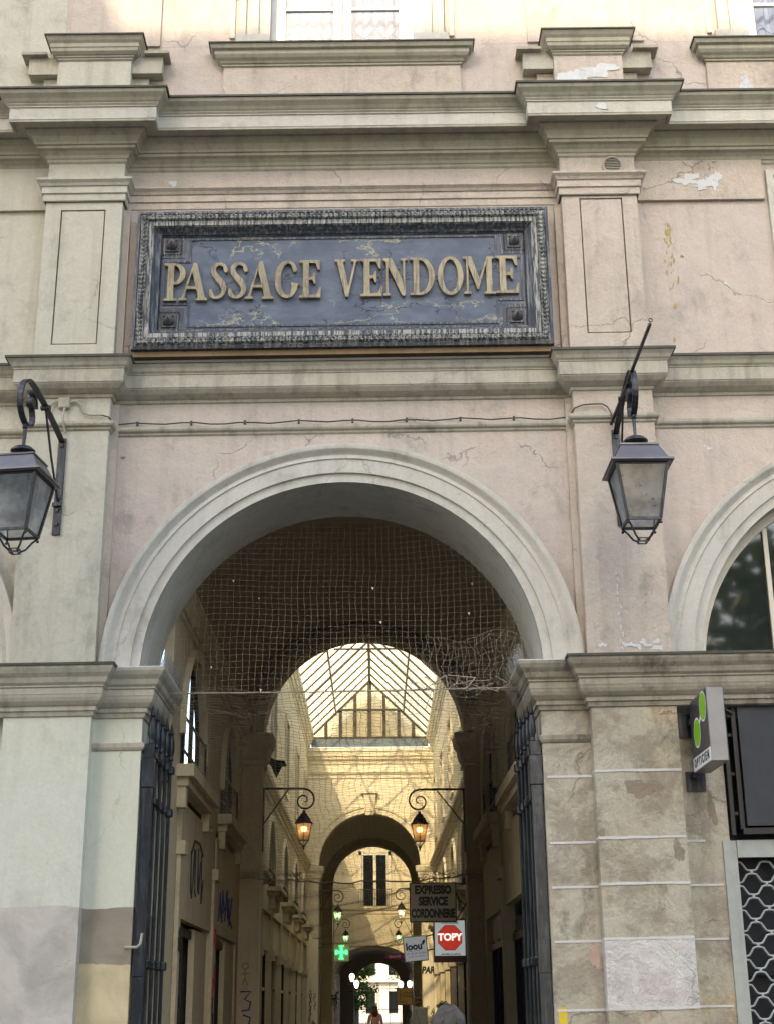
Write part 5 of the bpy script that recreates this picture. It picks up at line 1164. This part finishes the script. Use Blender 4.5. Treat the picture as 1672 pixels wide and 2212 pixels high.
passage_lantern(1.42,Y2-.10,5.25,-1,.58,1.05,frosted('pale_lantern_glass',(.95,.9,.75),.4),glow('pale_bulb',(1,.9,.6),5),'pale yellow-lit lantern right of the hall end arch',drop=.42)
passage_lantern(-1.60,Y3-.05,4.85,1,.46,.95,M_litgr,M_bulbg,'smaller green-lit lantern deep in the passage, left side',drop=.42)
passage_lantern(1.40,Y3-.05,4.85,-1,.50,.95,M_litgr,M_bulbg,'smaller green-lit lantern deep in the passage, right side',drop=.42)
def globe(x,y,z,s,col,label):
    t = thing('globe_lamp', label, 'lamp', (x,y,z), 0, 'white globe lamps near the rear archway')
    bm = NB(); lathe(bm,[(.05,-.20),(.07,-.17),(.12,-.02),(.13,.06),(.10,.14),(.0001,.19)],(0,0,0),14); obj('globe', bm, col, t, smooth=True)
    bm = NB(); tube(bm,[(0,0,-.2),(0,0,-.35),(s*.4,0,-.35)],.02,5); obj('bracket', bm, M_iron, t)
gw = glow('globe_white',(1,.95,.85),2.2)
globe(-.98,62,2.72,-1,gw,'white globe lamp left of the rear archway opening'); globe(-1.15,58,2.98,-1,glow('globe_amber',(1,.85,.5),1.6),'yellowish globe lamp left of the archway, nearer and higher')
globe(1.30,62,2.66,1,gw,'white globe lamp right of the rear archway opening'); globe(1.75,62,2.68,1,gw,'second white globe lamp farthest right of the rear archway')

# ---------------------------------------------------------------- signs in the passage
def sign(name, label, x0,x1,z0,z1,y,mat,frame,th=.08,rot=0):
    t = thing(name, label, 'sign', ((x0+x1)/2,y,(z0+z1)/2)); hx,hz = (x1-x0)/2,(z1-z0)/2
    bm = NB(); box(bm,-hx,hx,0,th,-hz,hz,0,.006); obj('case', bm, frame, t)
    bm = NB(); box(bm,-hx+.018,hx-.018,-.004,-.0005,-hz+.018,hz-.018); obj('face', bm, mat, t)
    t.rotation_euler = (0,rot,0); return t
FX, FZ = (1,0,0), (0,0,1)
s1 = sign('shoe_repair_sign', 'square taupe hanging sign reading EXPRESSO SERVICE CORDONNERIE', .572,1.35,2.985,3.625,Y1-.10,M_tan,M_black,.12)
for tx,z,sz,sx in (('EXPRESSO',.195,.180,.74),('SERVICE',.01,.180,.74),('CORDONNERIE',-.185,.190,.535)): text('lettering',tx,sz,M_black,s1,(0,-.007,z),FX,FZ,.002,sx,.011)
bm = NB(); tube(bm,[(.38,.06,.30),(.56,.06,.30)],.015,5); tube(bm,[(.56,.06,.0),(.44,.06,-.2),(.38,.06,-.28)],.012,5); tube(bm,[(.38,.06,.18),(.45,.06,.02),(.56,.06,-.05)],.010,5); obj('bracket', bm, M_iron, s1)
s2 = sign('shoe_brand_sign', 'pale panel with a red octagon reading TOPY and small lines about shoes', .968,1.508,2.44,3.04,Y1+.12,M_topyf,M_black,.12)
bm = NB(); box(bm,-.27,.27,-.008,.12,-.385,-.302); obj('red_base', bm, simple('dark_red_plastic',(.13,.008,.008),.35), s2)
def octo(r,y,mt,nm):
    bm = NB(); bm.faces.new([bm.verts.new((r*cos(pi/8+k*pi/4),y,.005+r*sin(pi/8+k*pi/4))) for k in range(8)]); ex = bmesh.ops.extrude_face_region(bm,geom=bm.faces[:]); 
    for v in [q for q in ex['geom'] if isinstance(q,bmesh.types.BMVert)]: v.co.y += .003
    obj(nm, bm, mt, s2)
octo(.218,-.009,M_black,'octagon_outline'); octo(.210,-.0125,M_red,'red_octagon')
M_lw = backlit(simple('lit_white_letters',(.8,.8,.8),.4,0,.05,8,0),(1,.97,.9),.30)
text('lettering','TOPY',.155,M_lw,s2,(0,-.015,.01),FX,FZ,.001,1.0,.006); text('lettering','CHAUSSURES',.052,M_black,s2,(0,-.007,.245),FX,FZ,.001,.95,.001); text('lettering','RÉPARATION',.046,M_black,s2,(.0,-.007,.288),FX,FZ,.001,.95,.001); text('lettering','semelles et talons',.040,M_black,s2,(.01,-.007,-.255),FX,FZ,.001,1.1,.001)
s3 = sign('beauty_sign', 'tilted pale grey square sign reading loou with a phone number', .565,1.045,2.51,3.0,15,backlit(simple('pale_grey_face',(.76,.80,.84),.4),(.72,.78,.84),.07),M_greym,.06,radians(-5.5))
text('lettering','loou',.19,M_black,s3,(-.03,-.007,.045),FX,FZ,.002,.95,.007); text('lettering','01 44 59 36 86',.062,simple('grey_ink',(.22,.24,.25),.5),s3,(0,-.007,-.09),FX,FZ,.001,1.0,0); text('lettering','sur place ou à emporter',.035,M_black,s3,(0,-.007,-.145),FX,FZ,.001,1.0,.0,shear=.3)
bm = NB(); bm.faces.new([bm.verts.new(q) for q in ((.12,-.006,.06),(.15,-.006,.14),(.20,-.006,.165),(.195,-.006,.11),(.16,-.006,.07))]); box(bm,-.17,.10,-.006,-.003,-.042,-.038); obj('leaf_mark', bm, M_black, s3)
bm = NB(); tube(bm,[(.22,.03,.22),(.9,.03,.30)],.014,5); tube(bm,[(.22,.03,-.05),(.9,.03,0)],.012,5); obj('bracket', bm, M_iron, s3)
s4 = sign('office_sign', 'yellow-brown hanging sign with two dark lines of letters, low in the passage', .62,1.10,1.68,2.18,30,simple('mustard_face',(.30,.19,.045),.5),M_black,.08)
text('lettering','CONDI',.095,M_brown,s4,(.09,-.007,.09),FX,FZ,.001,.9,.002); text('lettering','CAPITALE',.080,M_brown,s4,(.08,-.007,0),FX,FZ,.001,.85,.002)
bm = NB(); tube(bm,[(-.15,-.006,.10),(-.12,-.006,.02),(-.13,-.006,-.1)],.010,5); tube(bm,[(-.08,-.006,.08),(-.12,-.006,.02)],.010,5); tube(bm,[(-.18,-.006,-.15),(-.05,-.006,-.16),(.05,-.006,-.18)],.008,5); bmesh.ops.create_icosphere(bm,subdivisions=1,radius=.022,matrix=Matrix.Translation((-.12,-.008,.14))); obj('figure_mark', bm, M_brown, s4)
bm = NB(); tube(bm,[(.24,.04,-.05),(.5,.04,-.05)],.016,5); tube(bm,[(.24,.04,-.2),(.5,.04,-.2)],.016,5); obj('bracket', bm, M_iron, s4)
s5 = sign('magenta_sign', 'small magenta sign partly hidden behind the tilted grey sign', .30,1.1,2.98,3.16,30,simple('magenta_face',(.13,.012,.06),.5),M_black,.05)
text('lettering','BEAUTÉ',.10,simple('pink_ink',(.6,.3,.45),.5),s5,(-.12,-.007,0),FX,FZ,.001,1.0,.001)
# pharmacy cross
pc = thing('pharmacy_cross', 'glowing green neon pharmacy cross on a small grey panel', 'neon sign', (-1.07,Y2-.6,3.27))
bm = NB(); box(bm,-.30,.30,.03,.10,-.34,.30,0,.01); obj('panel', bm, M_hall2, pc)
bm = NB()
for a,b,c,d in ((-.045,.045,-.24,.24),(-.24,-.046,-.045,.045),(.046,.24,-.045,.045)): box(bm,a,b,-.02,.03,c,d)
for ax,az,dx,dz in ((0,.24,1,0),(0,-.24,1,0),(.20,0,0,1),(-.20,0,0,1)): box(bm,ax-.04-.06*dx,ax+.04+.06*dx,-.03,-.021,az-.02-.07*dz-.0,az+.02+.07*dz)
obj('neon_tubes', bm, M_cross, pc)
bm = NB(); tube(bm,[(-.25,.06,.2),(-.9,.06,.2)],.02,5); obj('bracket', bm, M_iron, pc)

pc.scale = (.8,.8,.8)
# graffiti on the passage walls (sprayed strokes)
M_gra = simple('graffiti_ink', (.02,.018,.02), .7); M_grab = simple('blue_graffiti_ink', (.02,.03,.10), .7); M_grar = simple('red_graffiti_ink', (.35,.03,.03), .7)
def scribble(par, P, strokes, r, mat, nm='graffiti'):
    bm = NB()
    for st in strokes:
        pts = [P(a,b) for a,b in st]
        tube(bm,pts,r,4)
    return obj(nm, bm, mat, par)
def rs(n,seed,w,h,k=7):
    rn = random.Random(seed); out = []
    for i in range(n):
        cx,cz = rn.uniform(0,w),rn.uniform(0,h); out.append([(cx+.16*w*sin(j*1.3+i)*rn.uniform(.5,1), cz+h*.3*(j/k-.5)+.08*h*cos(j*2.1+i)) for j in range(k)])
    return out
L = lambda y0,z0: (lambda a,b: Vector((XL+.024,y0+a,z0+b)))
scribble(BY,L(3.1,2.95),[[(0,.55),(.05,.1),(.15,0),(.25,.2),(.3,.6)],[(.4,.6),(.45,.1),(.55,.05)],[(.7,.65),(.75,.15),(.85,.1),(.95,.5)],[(1.05,.6),(1.15,.0),(1.3,.3)],[(0,.5),(.3,.7),(.8,.72),(1.2,.6)]],.016,M_gra)
scribble(BY,L(6.4,2.85),[[(0,.0),(.2,.4),(.3,.05)],[(.4,.0),(.5,.45),(.75,.2),(.5,.15)],[(.85,.05),(1.1,.5),(1.3,.1)],[(1.4,.4),(1.5,0),(1.9,.45)],[(1.6,.1),(2.0,.0)]],.02,M_grab)
Pw = lambda a,b: Vector((-2.16+a,Y1-.008,1.9+b))
scribble(BY,Pw,[[(.02+.05*cos(t*.6),.42+.05*sin(t*.6)) for t in range(12)],[(.02,.37),(.02,.22)],[(.02,.22),(-.03,.12)],[(.02,.22),(.07,.12)],[(-.04,.30),(.08,.30)]],.006,M_gra)
scribble(BY,Pw,[[(-.05,.02),(.12,.02),(.02,-.10),(.12,-.14),(.10,-.26),(-.02,-.28)],[(.0,-.34),(.12,-.38),(.1,-.5),(.0,-.55)]],.018,M_grab)
for i,(X_,y_,z_,mt) in enumerate(((XL+.055,5.6,.9,M_gra),(XL+.055,2.0,.9,M_gra),(XL+.055,2.0,1.7,M_gra),(XL+.055,5.6,1.9,M_grar))):
    scribble(BY,lambda a,b,X_=X_,y_=y_,z_=z_: Vector((X_,y_+a,z_+b)),rs(5,i+3,.3,.8),.012,mt)
for i,(x_,z_,w2,h2,mt) in enumerate(((-2.10,1.35,.22,.8,M_gra),(-2.12,.9,.25,.5,M_grab),(1.55,1.35,.25,.45,M_gra),(1.5,.8,.3,.6,M_gra))):
    scribble(HL,lambda a,b,x_=x_,z_=z_: Vector((x_+a,Y2-.068,z_+b)),rs(7,i+13,w2,h2),.011,mt)
for i,(x_,z_,h2) in enumerate(((-1.72,1.9,.25),(-1.72,1.45,.7),(1.62,1.7,.35))):
    scribble(V2,lambda a,b,x_=x_,z_=z_: Vector((x_+a,Y3-.01,z_+b)),rs(8,i+23,.3,h2),.016,M_gra)
text('graffiti','PAR',.28,M_gra,HL,(1.66,Y2-.068,2.72),FX,FZ,.002,.8,.014,shear=.2); 

# ---------------------------------------------------------------- people
def skinned(name, nodes, edges, mat, parent, sub=2):
    """nodes: name -> (x,y,z,r); grown with a Skin modifier, stored as a plain mesh"""
    ids = {k:i for i,k in enumerate(nodes)}; me = bpy.data.meshes.new(name); me.from_pydata([v[:3] for v in nodes.values()],[(ids[a],ids[b]) for a,b in edges],[])
    o = bpy.data.objects.new(name+'_src', me); COL.objects.link(o); mod = o.modifiers.new('s','SKIN'); mod.use_smooth_shade = True
    sv = me.skin_vertices[0].data
    for k,v in nodes.items(): r = v[3]; sv[ids[k]].radius = r if isinstance(r,tuple) else (r,r)
    sv[0].use_root = True; s2_ = o.modifiers.new('u','SUBSURF'); s2_.levels = sub; s2_.render_levels = sub
    bpy.context.view_layer.update(); m2 = bpy.data.meshes.new_from_object(o.evaluated_get(bpy.context.evaluated_depsgraph_get())); bpy.data.objects.remove(o)
    m2.materials.clear(); m2.materials.append(mat); m2.name = name
    for p in m2.polygons: p.use_smooth = True
    return link(bpy.data.objects.new(name, m2), parent)
def person(x, y, H, face, label, shirt, trousers, hair, style):
    k = H/1.75; root = thing('person', label, 'person', (x,y,0), face)
    Nn = {'pelvis':(0,0,.95,(.15,.11)),'waist':(0,0,1.08,(.135,.10)),'chest':(0,.01,1.28,(.165,.12)),'neck0':(0,.0,1.44,(.08,.075)),'neck':(0,-.005,1.52,.055),'jaw':(0,-.03,1.575,(.058,.065)),'skull':(0,-.01,1.66,(.077,.094)),'crown':(0,0,1.715,(.055,.07))}
    E_ = [('pelvis','waist'),('waist','chest'),('chest','neck0'),('neck0','neck'),('neck','jaw'),('jaw','skull'),('skull','crown')]
    for s,n_ in ((-1,'r'),(1,'l')):
        st = .12*s
        Nn.update({'sh'+n_:(s*.18,0,1.41,.058),'el'+n_:(s*.235,.03,1.13,.042),'wr'+n_:(s*.245,-.05,.88,.028),'pa'+n_:(s*.247,-.07,.81,(.018,.036))})
        E_ += [('neck0','sh'+n_),('sh'+n_,'el'+n_),('el'+n_,'wr'+n_),('wr'+n_,'pa'+n_)]
        for f,(dy,ln) in enumerate(((-.035,.075),(-.015,.088),(.005,.08),(.025,.062))):
            Nn['f%s%d'%(n_,f)] = (s*.247,-.07+dy,.765,.0095); Nn['g%s%d'%(n_,f)] = (s*.238,-.078+dy,.765-ln*.55,.0085); E_ += [('pa'+n_,'f%s%d'%(n_,f)),('f%s%d'%(n_,f),'g%s%d'%(n_,f))]
        Nn['t'+n_] = (s*.235,-.12,.81,.011); Nn['u'+n_] = (s*.225,-.135,.775,.009); E_ += [('pa'+n_,'t'+n_),('t'+n_,'u'+n_)]
        Nn.update({'hi'+n_:(s*.10,0,.88,.085),'kn'+n_:(s*.105,-st*1.2-.02,.49,.055),'an'+n_:(s*.105,-st*.9+.05,.09,.037),'to'+n_:(s*.115,-st*.9-.10,.035,.032)})
        E_ += [('pelvis','hi'+n_),('hi'+n_,'kn'+n_),('kn'+n_,'an'+n_),('an'+n_,'to'+n_)]
    sc = lambda v: tuple(q*k for q in v[:3])+((tuple(q*k for q in v[3]) if isinstance(v[3],tuple) else v[3]*k),)
    Nn = {a:sc(b) for a,b in Nn.items()}
    body = skinned('body', Nn, E_, M_skin, root)
    # face: nose, eyes, ears, mouth (front is -Y)
    bm = NB(); bmesh.ops.create_icosphere(bm,subdivisions=2,radius=.016*k,matrix=Matrix.Translation((0,-.108*k,1.615*k))@Matrix.Scale(1.5,4,(0,0,1)))
    for s in (-1,1): bmesh.ops.create_icosphere(bm,subdivisions=2,radius=.024*k,matrix=Matrix.Translation((s*.080*k,.0,1.62*k))@Matrix.Scale(.4,4,(1,0,0)))
    bmesh.ops.create_icosphere(bm,subdivisions=1,radius=.018*k,matrix=Matrix.Translation((0,-.092*k,1.575*k))@Matrix.Scale(.3,4,(0,0,1))); obj('nose_and_ears', bm, M_skin, root, smooth=True)
    for s in (-1,1): bm = NB(); bmesh.ops.create_icosphere(bm,subdivisions=2,radius=.011*k,matrix=Matrix.Translation((s*.031*k,-.094*k,1.64*k))); obj('eye', bm, M_wht, root)
    g = lambda keys,d: {a:Nn[a][:3]+((tuple(q+d*k for q in Nn[a][3]) if isinstance(Nn[a][3],tuple) else Nn[a][3]+d*k),) for a in keys}
    tk = ['pelvis','waist','chest','neck0','shr','elr','shl','ell']; sn = g(tk,.014); sn['neck0'] = Nn['neck0'][:3]+(.085*k,)
    skinned('shirt', sn, [('pelvis','waist'),('waist','chest'),('chest','neck0'),('neck0','shr'),('shr','elr'),('neck0','shl'),('shl','ell')], shirt, root)
    lk = ['pelvis','hir','knr','anr','hil','knl','anl']; skinned('trousers', g(lk,.016), [('pelvis','hir'),('hir','knr'),('knr','anr'),('pelvis','hil'),('hil','knl'),('knl','anl')], trousers, root)
    for s in (-1,1):
        st = .12*s; bm = NB(); box(bm,(s*.115-.05)*k,(s*.115+.05)*k,(-st*.9-.17)*k,(-st*.9+.11)*k,0,.075*k,0,.02); obj('shoe', bm, M_black, root)
    # hair: cap plus many strands
    rn = random.Random(int(x*100)+5); bm = NB(); c0 = Vector((0,.012*k,1.655*k))
    bmesh.ops.create_uvsphere(bm,u_segments=28,v_segments=18,radius=1,matrix=Matrix.Translation(c0)@Matrix.Diagonal((.092*k,.112*k,.108*k,1)))
    for v in bm.verts:
        q = v.co-c0
        if q.y < -.04*k and q.z < .045*k: v.co = c0+q*.80
        if q.z < -.05*k: v.co.z = c0.z-.05*k+(q.z+.05*k)*.3
        v.co += q.normalized()*(.004*sin(v.co.x*90+v.co.z*40)+.003*sin(v.co.y*120))
    def strand(a,el,ln,lift,curl,r=.0035):
        d = Vector((cos(el)*cos(a),cos(el)*sin(a),sin(el))); p = c0+Vector((d.x*.092*k,d.y*.112*k,d.z*.108*k)); pts = [p-d*.006]
        t = Vector((-d.z*cos(a)*.7+d.y*curl, -d.z*sin(a)*.7-d.x*curl, cos(el)*-.9)).normalized()
        for j in range(4): p = p+(t*ln/4+d*lift*(1-j*.35)/4); t = (t+Vector((rn.uniform(-.4,.4),rn.uniform(-.4,.4),-.25))).normalized(); pts.append(p.copy())
        tube(bm,pts,[r,r,r*.8,r*.6,.0008],4)
    if style == 'short':
        for _ in range(620): strand(rn.uniform(0,6.28),rn.uniform(-.2,1.5),rn.uniform(.03,.07),rn.uniform(.0,.028),rn.uniform(-.9,.9),.0022)
    if style == 'long':
        for _ in range(260): strand(rn.uniform(.2,2.94),rn.uniform(-.4,1.4),rn.uniform(.10,.20),.01,rn.uniform(-.3,.3),.006)
        bmesh.ops.create_uvsphere(bm,u_segments=16,v_segments=12,radius=1,matrix=Matrix.Translation((0,.07*k,1.46*k))@Matrix.Diagonal((.095*k,.05*k,.22*k,1)))
    o = obj('hair', bm, hair, root, smooth=True)
    if style == 'updo':
        bm = NB()
        for _ in range(240): strand(rn.uniform(0,6.28),rn.uniform(-.3,1.4),rn.uniform(.04,.08),.008,rn.uniform(-.6,.6),.004)
        obj('dark_strands', bm, hair, root)
        bm = NB()
        for _ in range(34):
            c_ = Vector((rn.gauss(0,.038),.055+rn.gauss(0,.03),1.755*k+rn.gauss(0,.025))); R = rn.uniform(.018,.032); ax = rn.uniform(0,3)
            tube(bm,[c_+Vector((R*cos(t)*cos(ax),R*cos(t)*sin(ax),R*sin(t)+.002*t)) for t in [i*.7 for i in range(9)]],.008,5,closed=False)
        obj('curled_bun', bm, simple('blond_curls',(.34,.19,.07),.6,0,.5,40,.3), root, smooth=True)
    return root
person(.405,-6.2,1.685,pi,'grey-haired person walking into the passage, seen from behind at the bottom edge',simple('navy_shirt',(.04,.05,.09),.8),simple('dark_trousers',(.03,.03,.035),.8),simple('grey_hair',(.095,.078,.068),.9,0,.8,60,.2),'short')
person(1.03,8.6,1.66,pi,'person with dark hair and blond curled bun standing below the red octagon sign',simple('dark_coat',(.025,.02,.02),.8),simple('dark_skirt',(.03,.025,.03),.8),simple('dark_hair',(.02,.012,.010),.45,0,.4,60,.1),'updo')
person(-.02,36.0,1.68,pi,'person with long brown hair and a pink top walking away far down the passage',simple('pale_pink_top',(.55,.30,.26),.8),simple('jeans',(.05,.07,.12),.8),simple('brown_hair',(.10,.035,.02),.5,0,.4,60,.1),'long')

# small things low in the far passage
bk = thing('parked_bicycle', 'bicycle with pale frame leaning at the right side of the far passage', 'bicycle', (.95,38,0), radians(60))
for yy,nm in ((-.5,'wheel'),(.5,'wheel')):
    bm = NB(); tube(bm,[(0,yy+.33*cos(a),.34+.33*sin(a)) for a in [i*pi/16 for i in range(32)]],.018,6,closed=True)
    for i in range(12): a = i*pi/6; tube(bm,[(0,yy,.34),(0,yy+.32*cos(a),.34+.32*sin(a))],.003,3)
    obj(nm, bm, M_spike, bk)
bm = NB()
for a,b in (((0,-.5,.34),(0,-.35,.95)),((0,-.38,.85),(0,.10,.30)),((0,.10,.30),(0,.22,.90)),((0,-.36,.88),(0,.2,.85)),((0,.10,.30),(0,.5,.34)),((0,.2,.85),(0,.5,.34))): tube(bm,[a,b],.018,6)
obj('frame', bm, M_wht, bk)
bm = NB(); tube(bm,[(-.28,-.30,1.02),(0,-.36,1.0),(.28,-.30,1.02)],.014,6); obj('handlebar', bm, M_iron, bk)
bm = NB(); bmesh.ops.create_uvsphere(bm,u_segments=12,v_segments=8,radius=1,matrix=Matrix.Translation((0,.25,.93))@Matrix.Diagonal((.08,.14,.04,1))); obj('saddle', bm, M_black, bk)
tp = thing('dark_tarpaulin', 'dark grey tarpaulin sloping up to a pale post beside the bicycle', 'tarpaulin', (.75,33.6,0))
bm = NB(); n=8
for i in range(n):
    for j in range(n):
        f = lambda a,b: (-.35+.75*a, -.4+.8*b, .05+1.55*a**.8*(1-.3*abs(b-.5))+.03*sin(a*9+b*7))
        bm.faces.new([bm.verts.new(q) for q in (f(i/n,j/n),f((i+1)/n,j/n),f((i+1)/n,(j+1)/n),f(i/n,(j+1)/n))])
bmesh.ops.remove_doubles(bm,verts=bm.verts,dist=1e-4); obj('sheet', bm, simple('dark_sheet',(.025,.028,.032),.7), tp, smooth=True)
bm = NB(); tube(bm,[(.42,-.1,0),(.42,-.1,1.68)],.03,8); obj('post', bm, M_win, tp)
kb = thing('grey_cabinet', 'pale grey utility cabinet with a slanted seam below the mustard sign', 'cabinet', (1.28,28.5,0))
bm = NB(); box(bm,-.2,.2,-.2,.2,0,1.62,0,.01); obj('body', bm, M_greym, kb)
bm = NB(); tube(bm,[(-.15,-.205,1.58),(.15,-.205,.6)],.006,4); obj('seam', bm, M_black, kb)
ys = thing('yellow_sticker', 'torn yellow sticker low on the right gate jamb', 'sticker', (0,0,0))
bm = NB(); box(bm,SR+.04,SR+.12,SY-.003,SY,1.45,1.66); obj('sticker', bm, simple('yellow_paper',(.62,.46,.02),.6,0,.4,20,0), ys)

# ---------------------------------------------------------------- unseen blocker building, added behind the camera to shade the front
ob = thing('shade_blocker_building', 'unseen tall pale building added behind the camera to shade the front', 'building', (0,-22.5,0))
HB = 30.22  # blocker height, set by where its shadow edge falls on the front
bm = NB(); box(bm,-19,1.5,-10,0,0,HB); box(bm,-18.9,-10.9,-9,-.3,HB,HB+2.4); obj('wall', bm, simple('pale_limestone',(.42,.39,.33),.85,0,.3,1,.1), ob)
for k in range(7):
    for z in range(7):
        bm = NB(); x = -18+k*2.7; box(bm,x,x+1.2,0,.05,1.2+z*3.9,3.6+z*3.9); obj('window', bm, M_glass, ob)
tree(9.5,-17.0,13,3.4,'broad plane tree on the street side, reflected in the arched window',9000,.24,seed=9,grp='street trees opposite')
tree(17.5,-19.5,12,4.0,'second plane tree farther right along the street opposite',4200,.24,seed=12,grp='street trees opposite')

# ---------------------------------------------------------------- parts that stand apart become parts of their own
KEEP = {'graffiti','net','tangled_net','spikes','leaf_carving','bead_moulding','feather_scraps','crown','hair','lettering','edge_rope','frayed_edge','corner_squares','curtain','curtain_hem','gable_bars','vent_slats','neon_tubes','balcony_rail','gate_leaf','left_louvres','right_louvres','dark_strands','curled_bun','nose_and_ears','bottom_cage','wavy_bar','white_outline'}
def clusters(me, gap=.04):
    n = len(me.vertices); par = list(range(n))
    def fd(a):
        while par[a] != a: par[a] = par[par[a]]; a = par[a]
        return a
    for e in me.edges:
        a,b = fd(e.vertices[0]), fd(e.vertices[1])
        if a != b: par[a] = b
    comp = {}
    for v in me.vertices: comp.setdefault(fd(v.index),[]).append(v.index)
    if not 2 <= len(comp) <= 90: return None
    bb = []
    for k,vs in comp.items():
        P = [me.vertices[i].co for i in vs]; bb.append([set([k]),[min(p[j] for p in P)-gap for j in range(3)],[max(p[j] for p in P)+gap for j in range(3)]])
    ch = True
    while ch:
        ch = False
        for i in range(len(bb)):
            for j in range(i+1,len(bb)):
                if all(bb[i][1][q] <= bb[j][2][q] and bb[j][1][q] <= bb[i][2][q] for q in range(3)):
                    bb[i][0] |= bb[j][0]; bb[i][1] = [min(a,b) for a,b in zip(bb[i][1],bb[j][1])]; bb[i][2] = [max(a,b) for a,b in zip(bb[i][2],bb[j][2])]; bb.pop(j); ch = True; break
            if ch: break
    if not 2 <= len(bb) <= 30: return None
    return [set(i for k in b[0] for i in comp[k]) for b in bb]
for o in list(bpy.data.objects):
    if o.type != 'MESH' or o.parent is None or o.name.split('.')[0] in KEEP: continue
    if len(o.data.vertices) > 6000: continue
    cl = clusters(o.data)
    if not cl: continue
    kids = [q for q in bpy.data.objects if q.parent == o]
    for i,vs in enumerate(cl):
        bm = bmesh.new(); bm.from_mesh(o.data); bm.verts.ensure_lookup_table()
        bmesh.ops.delete(bm, geom=[v for v in bm.verts if v.index not in vs], context='VERTS')
        me = o.data.copy() if i == 0 else first.copy()
        bm.to_mesh(me); bm.free()
        if i == 0: first = me; keep = me; continue
        c = o.copy(); c.data = me; COL.objects.link(c)
    o.data = keep
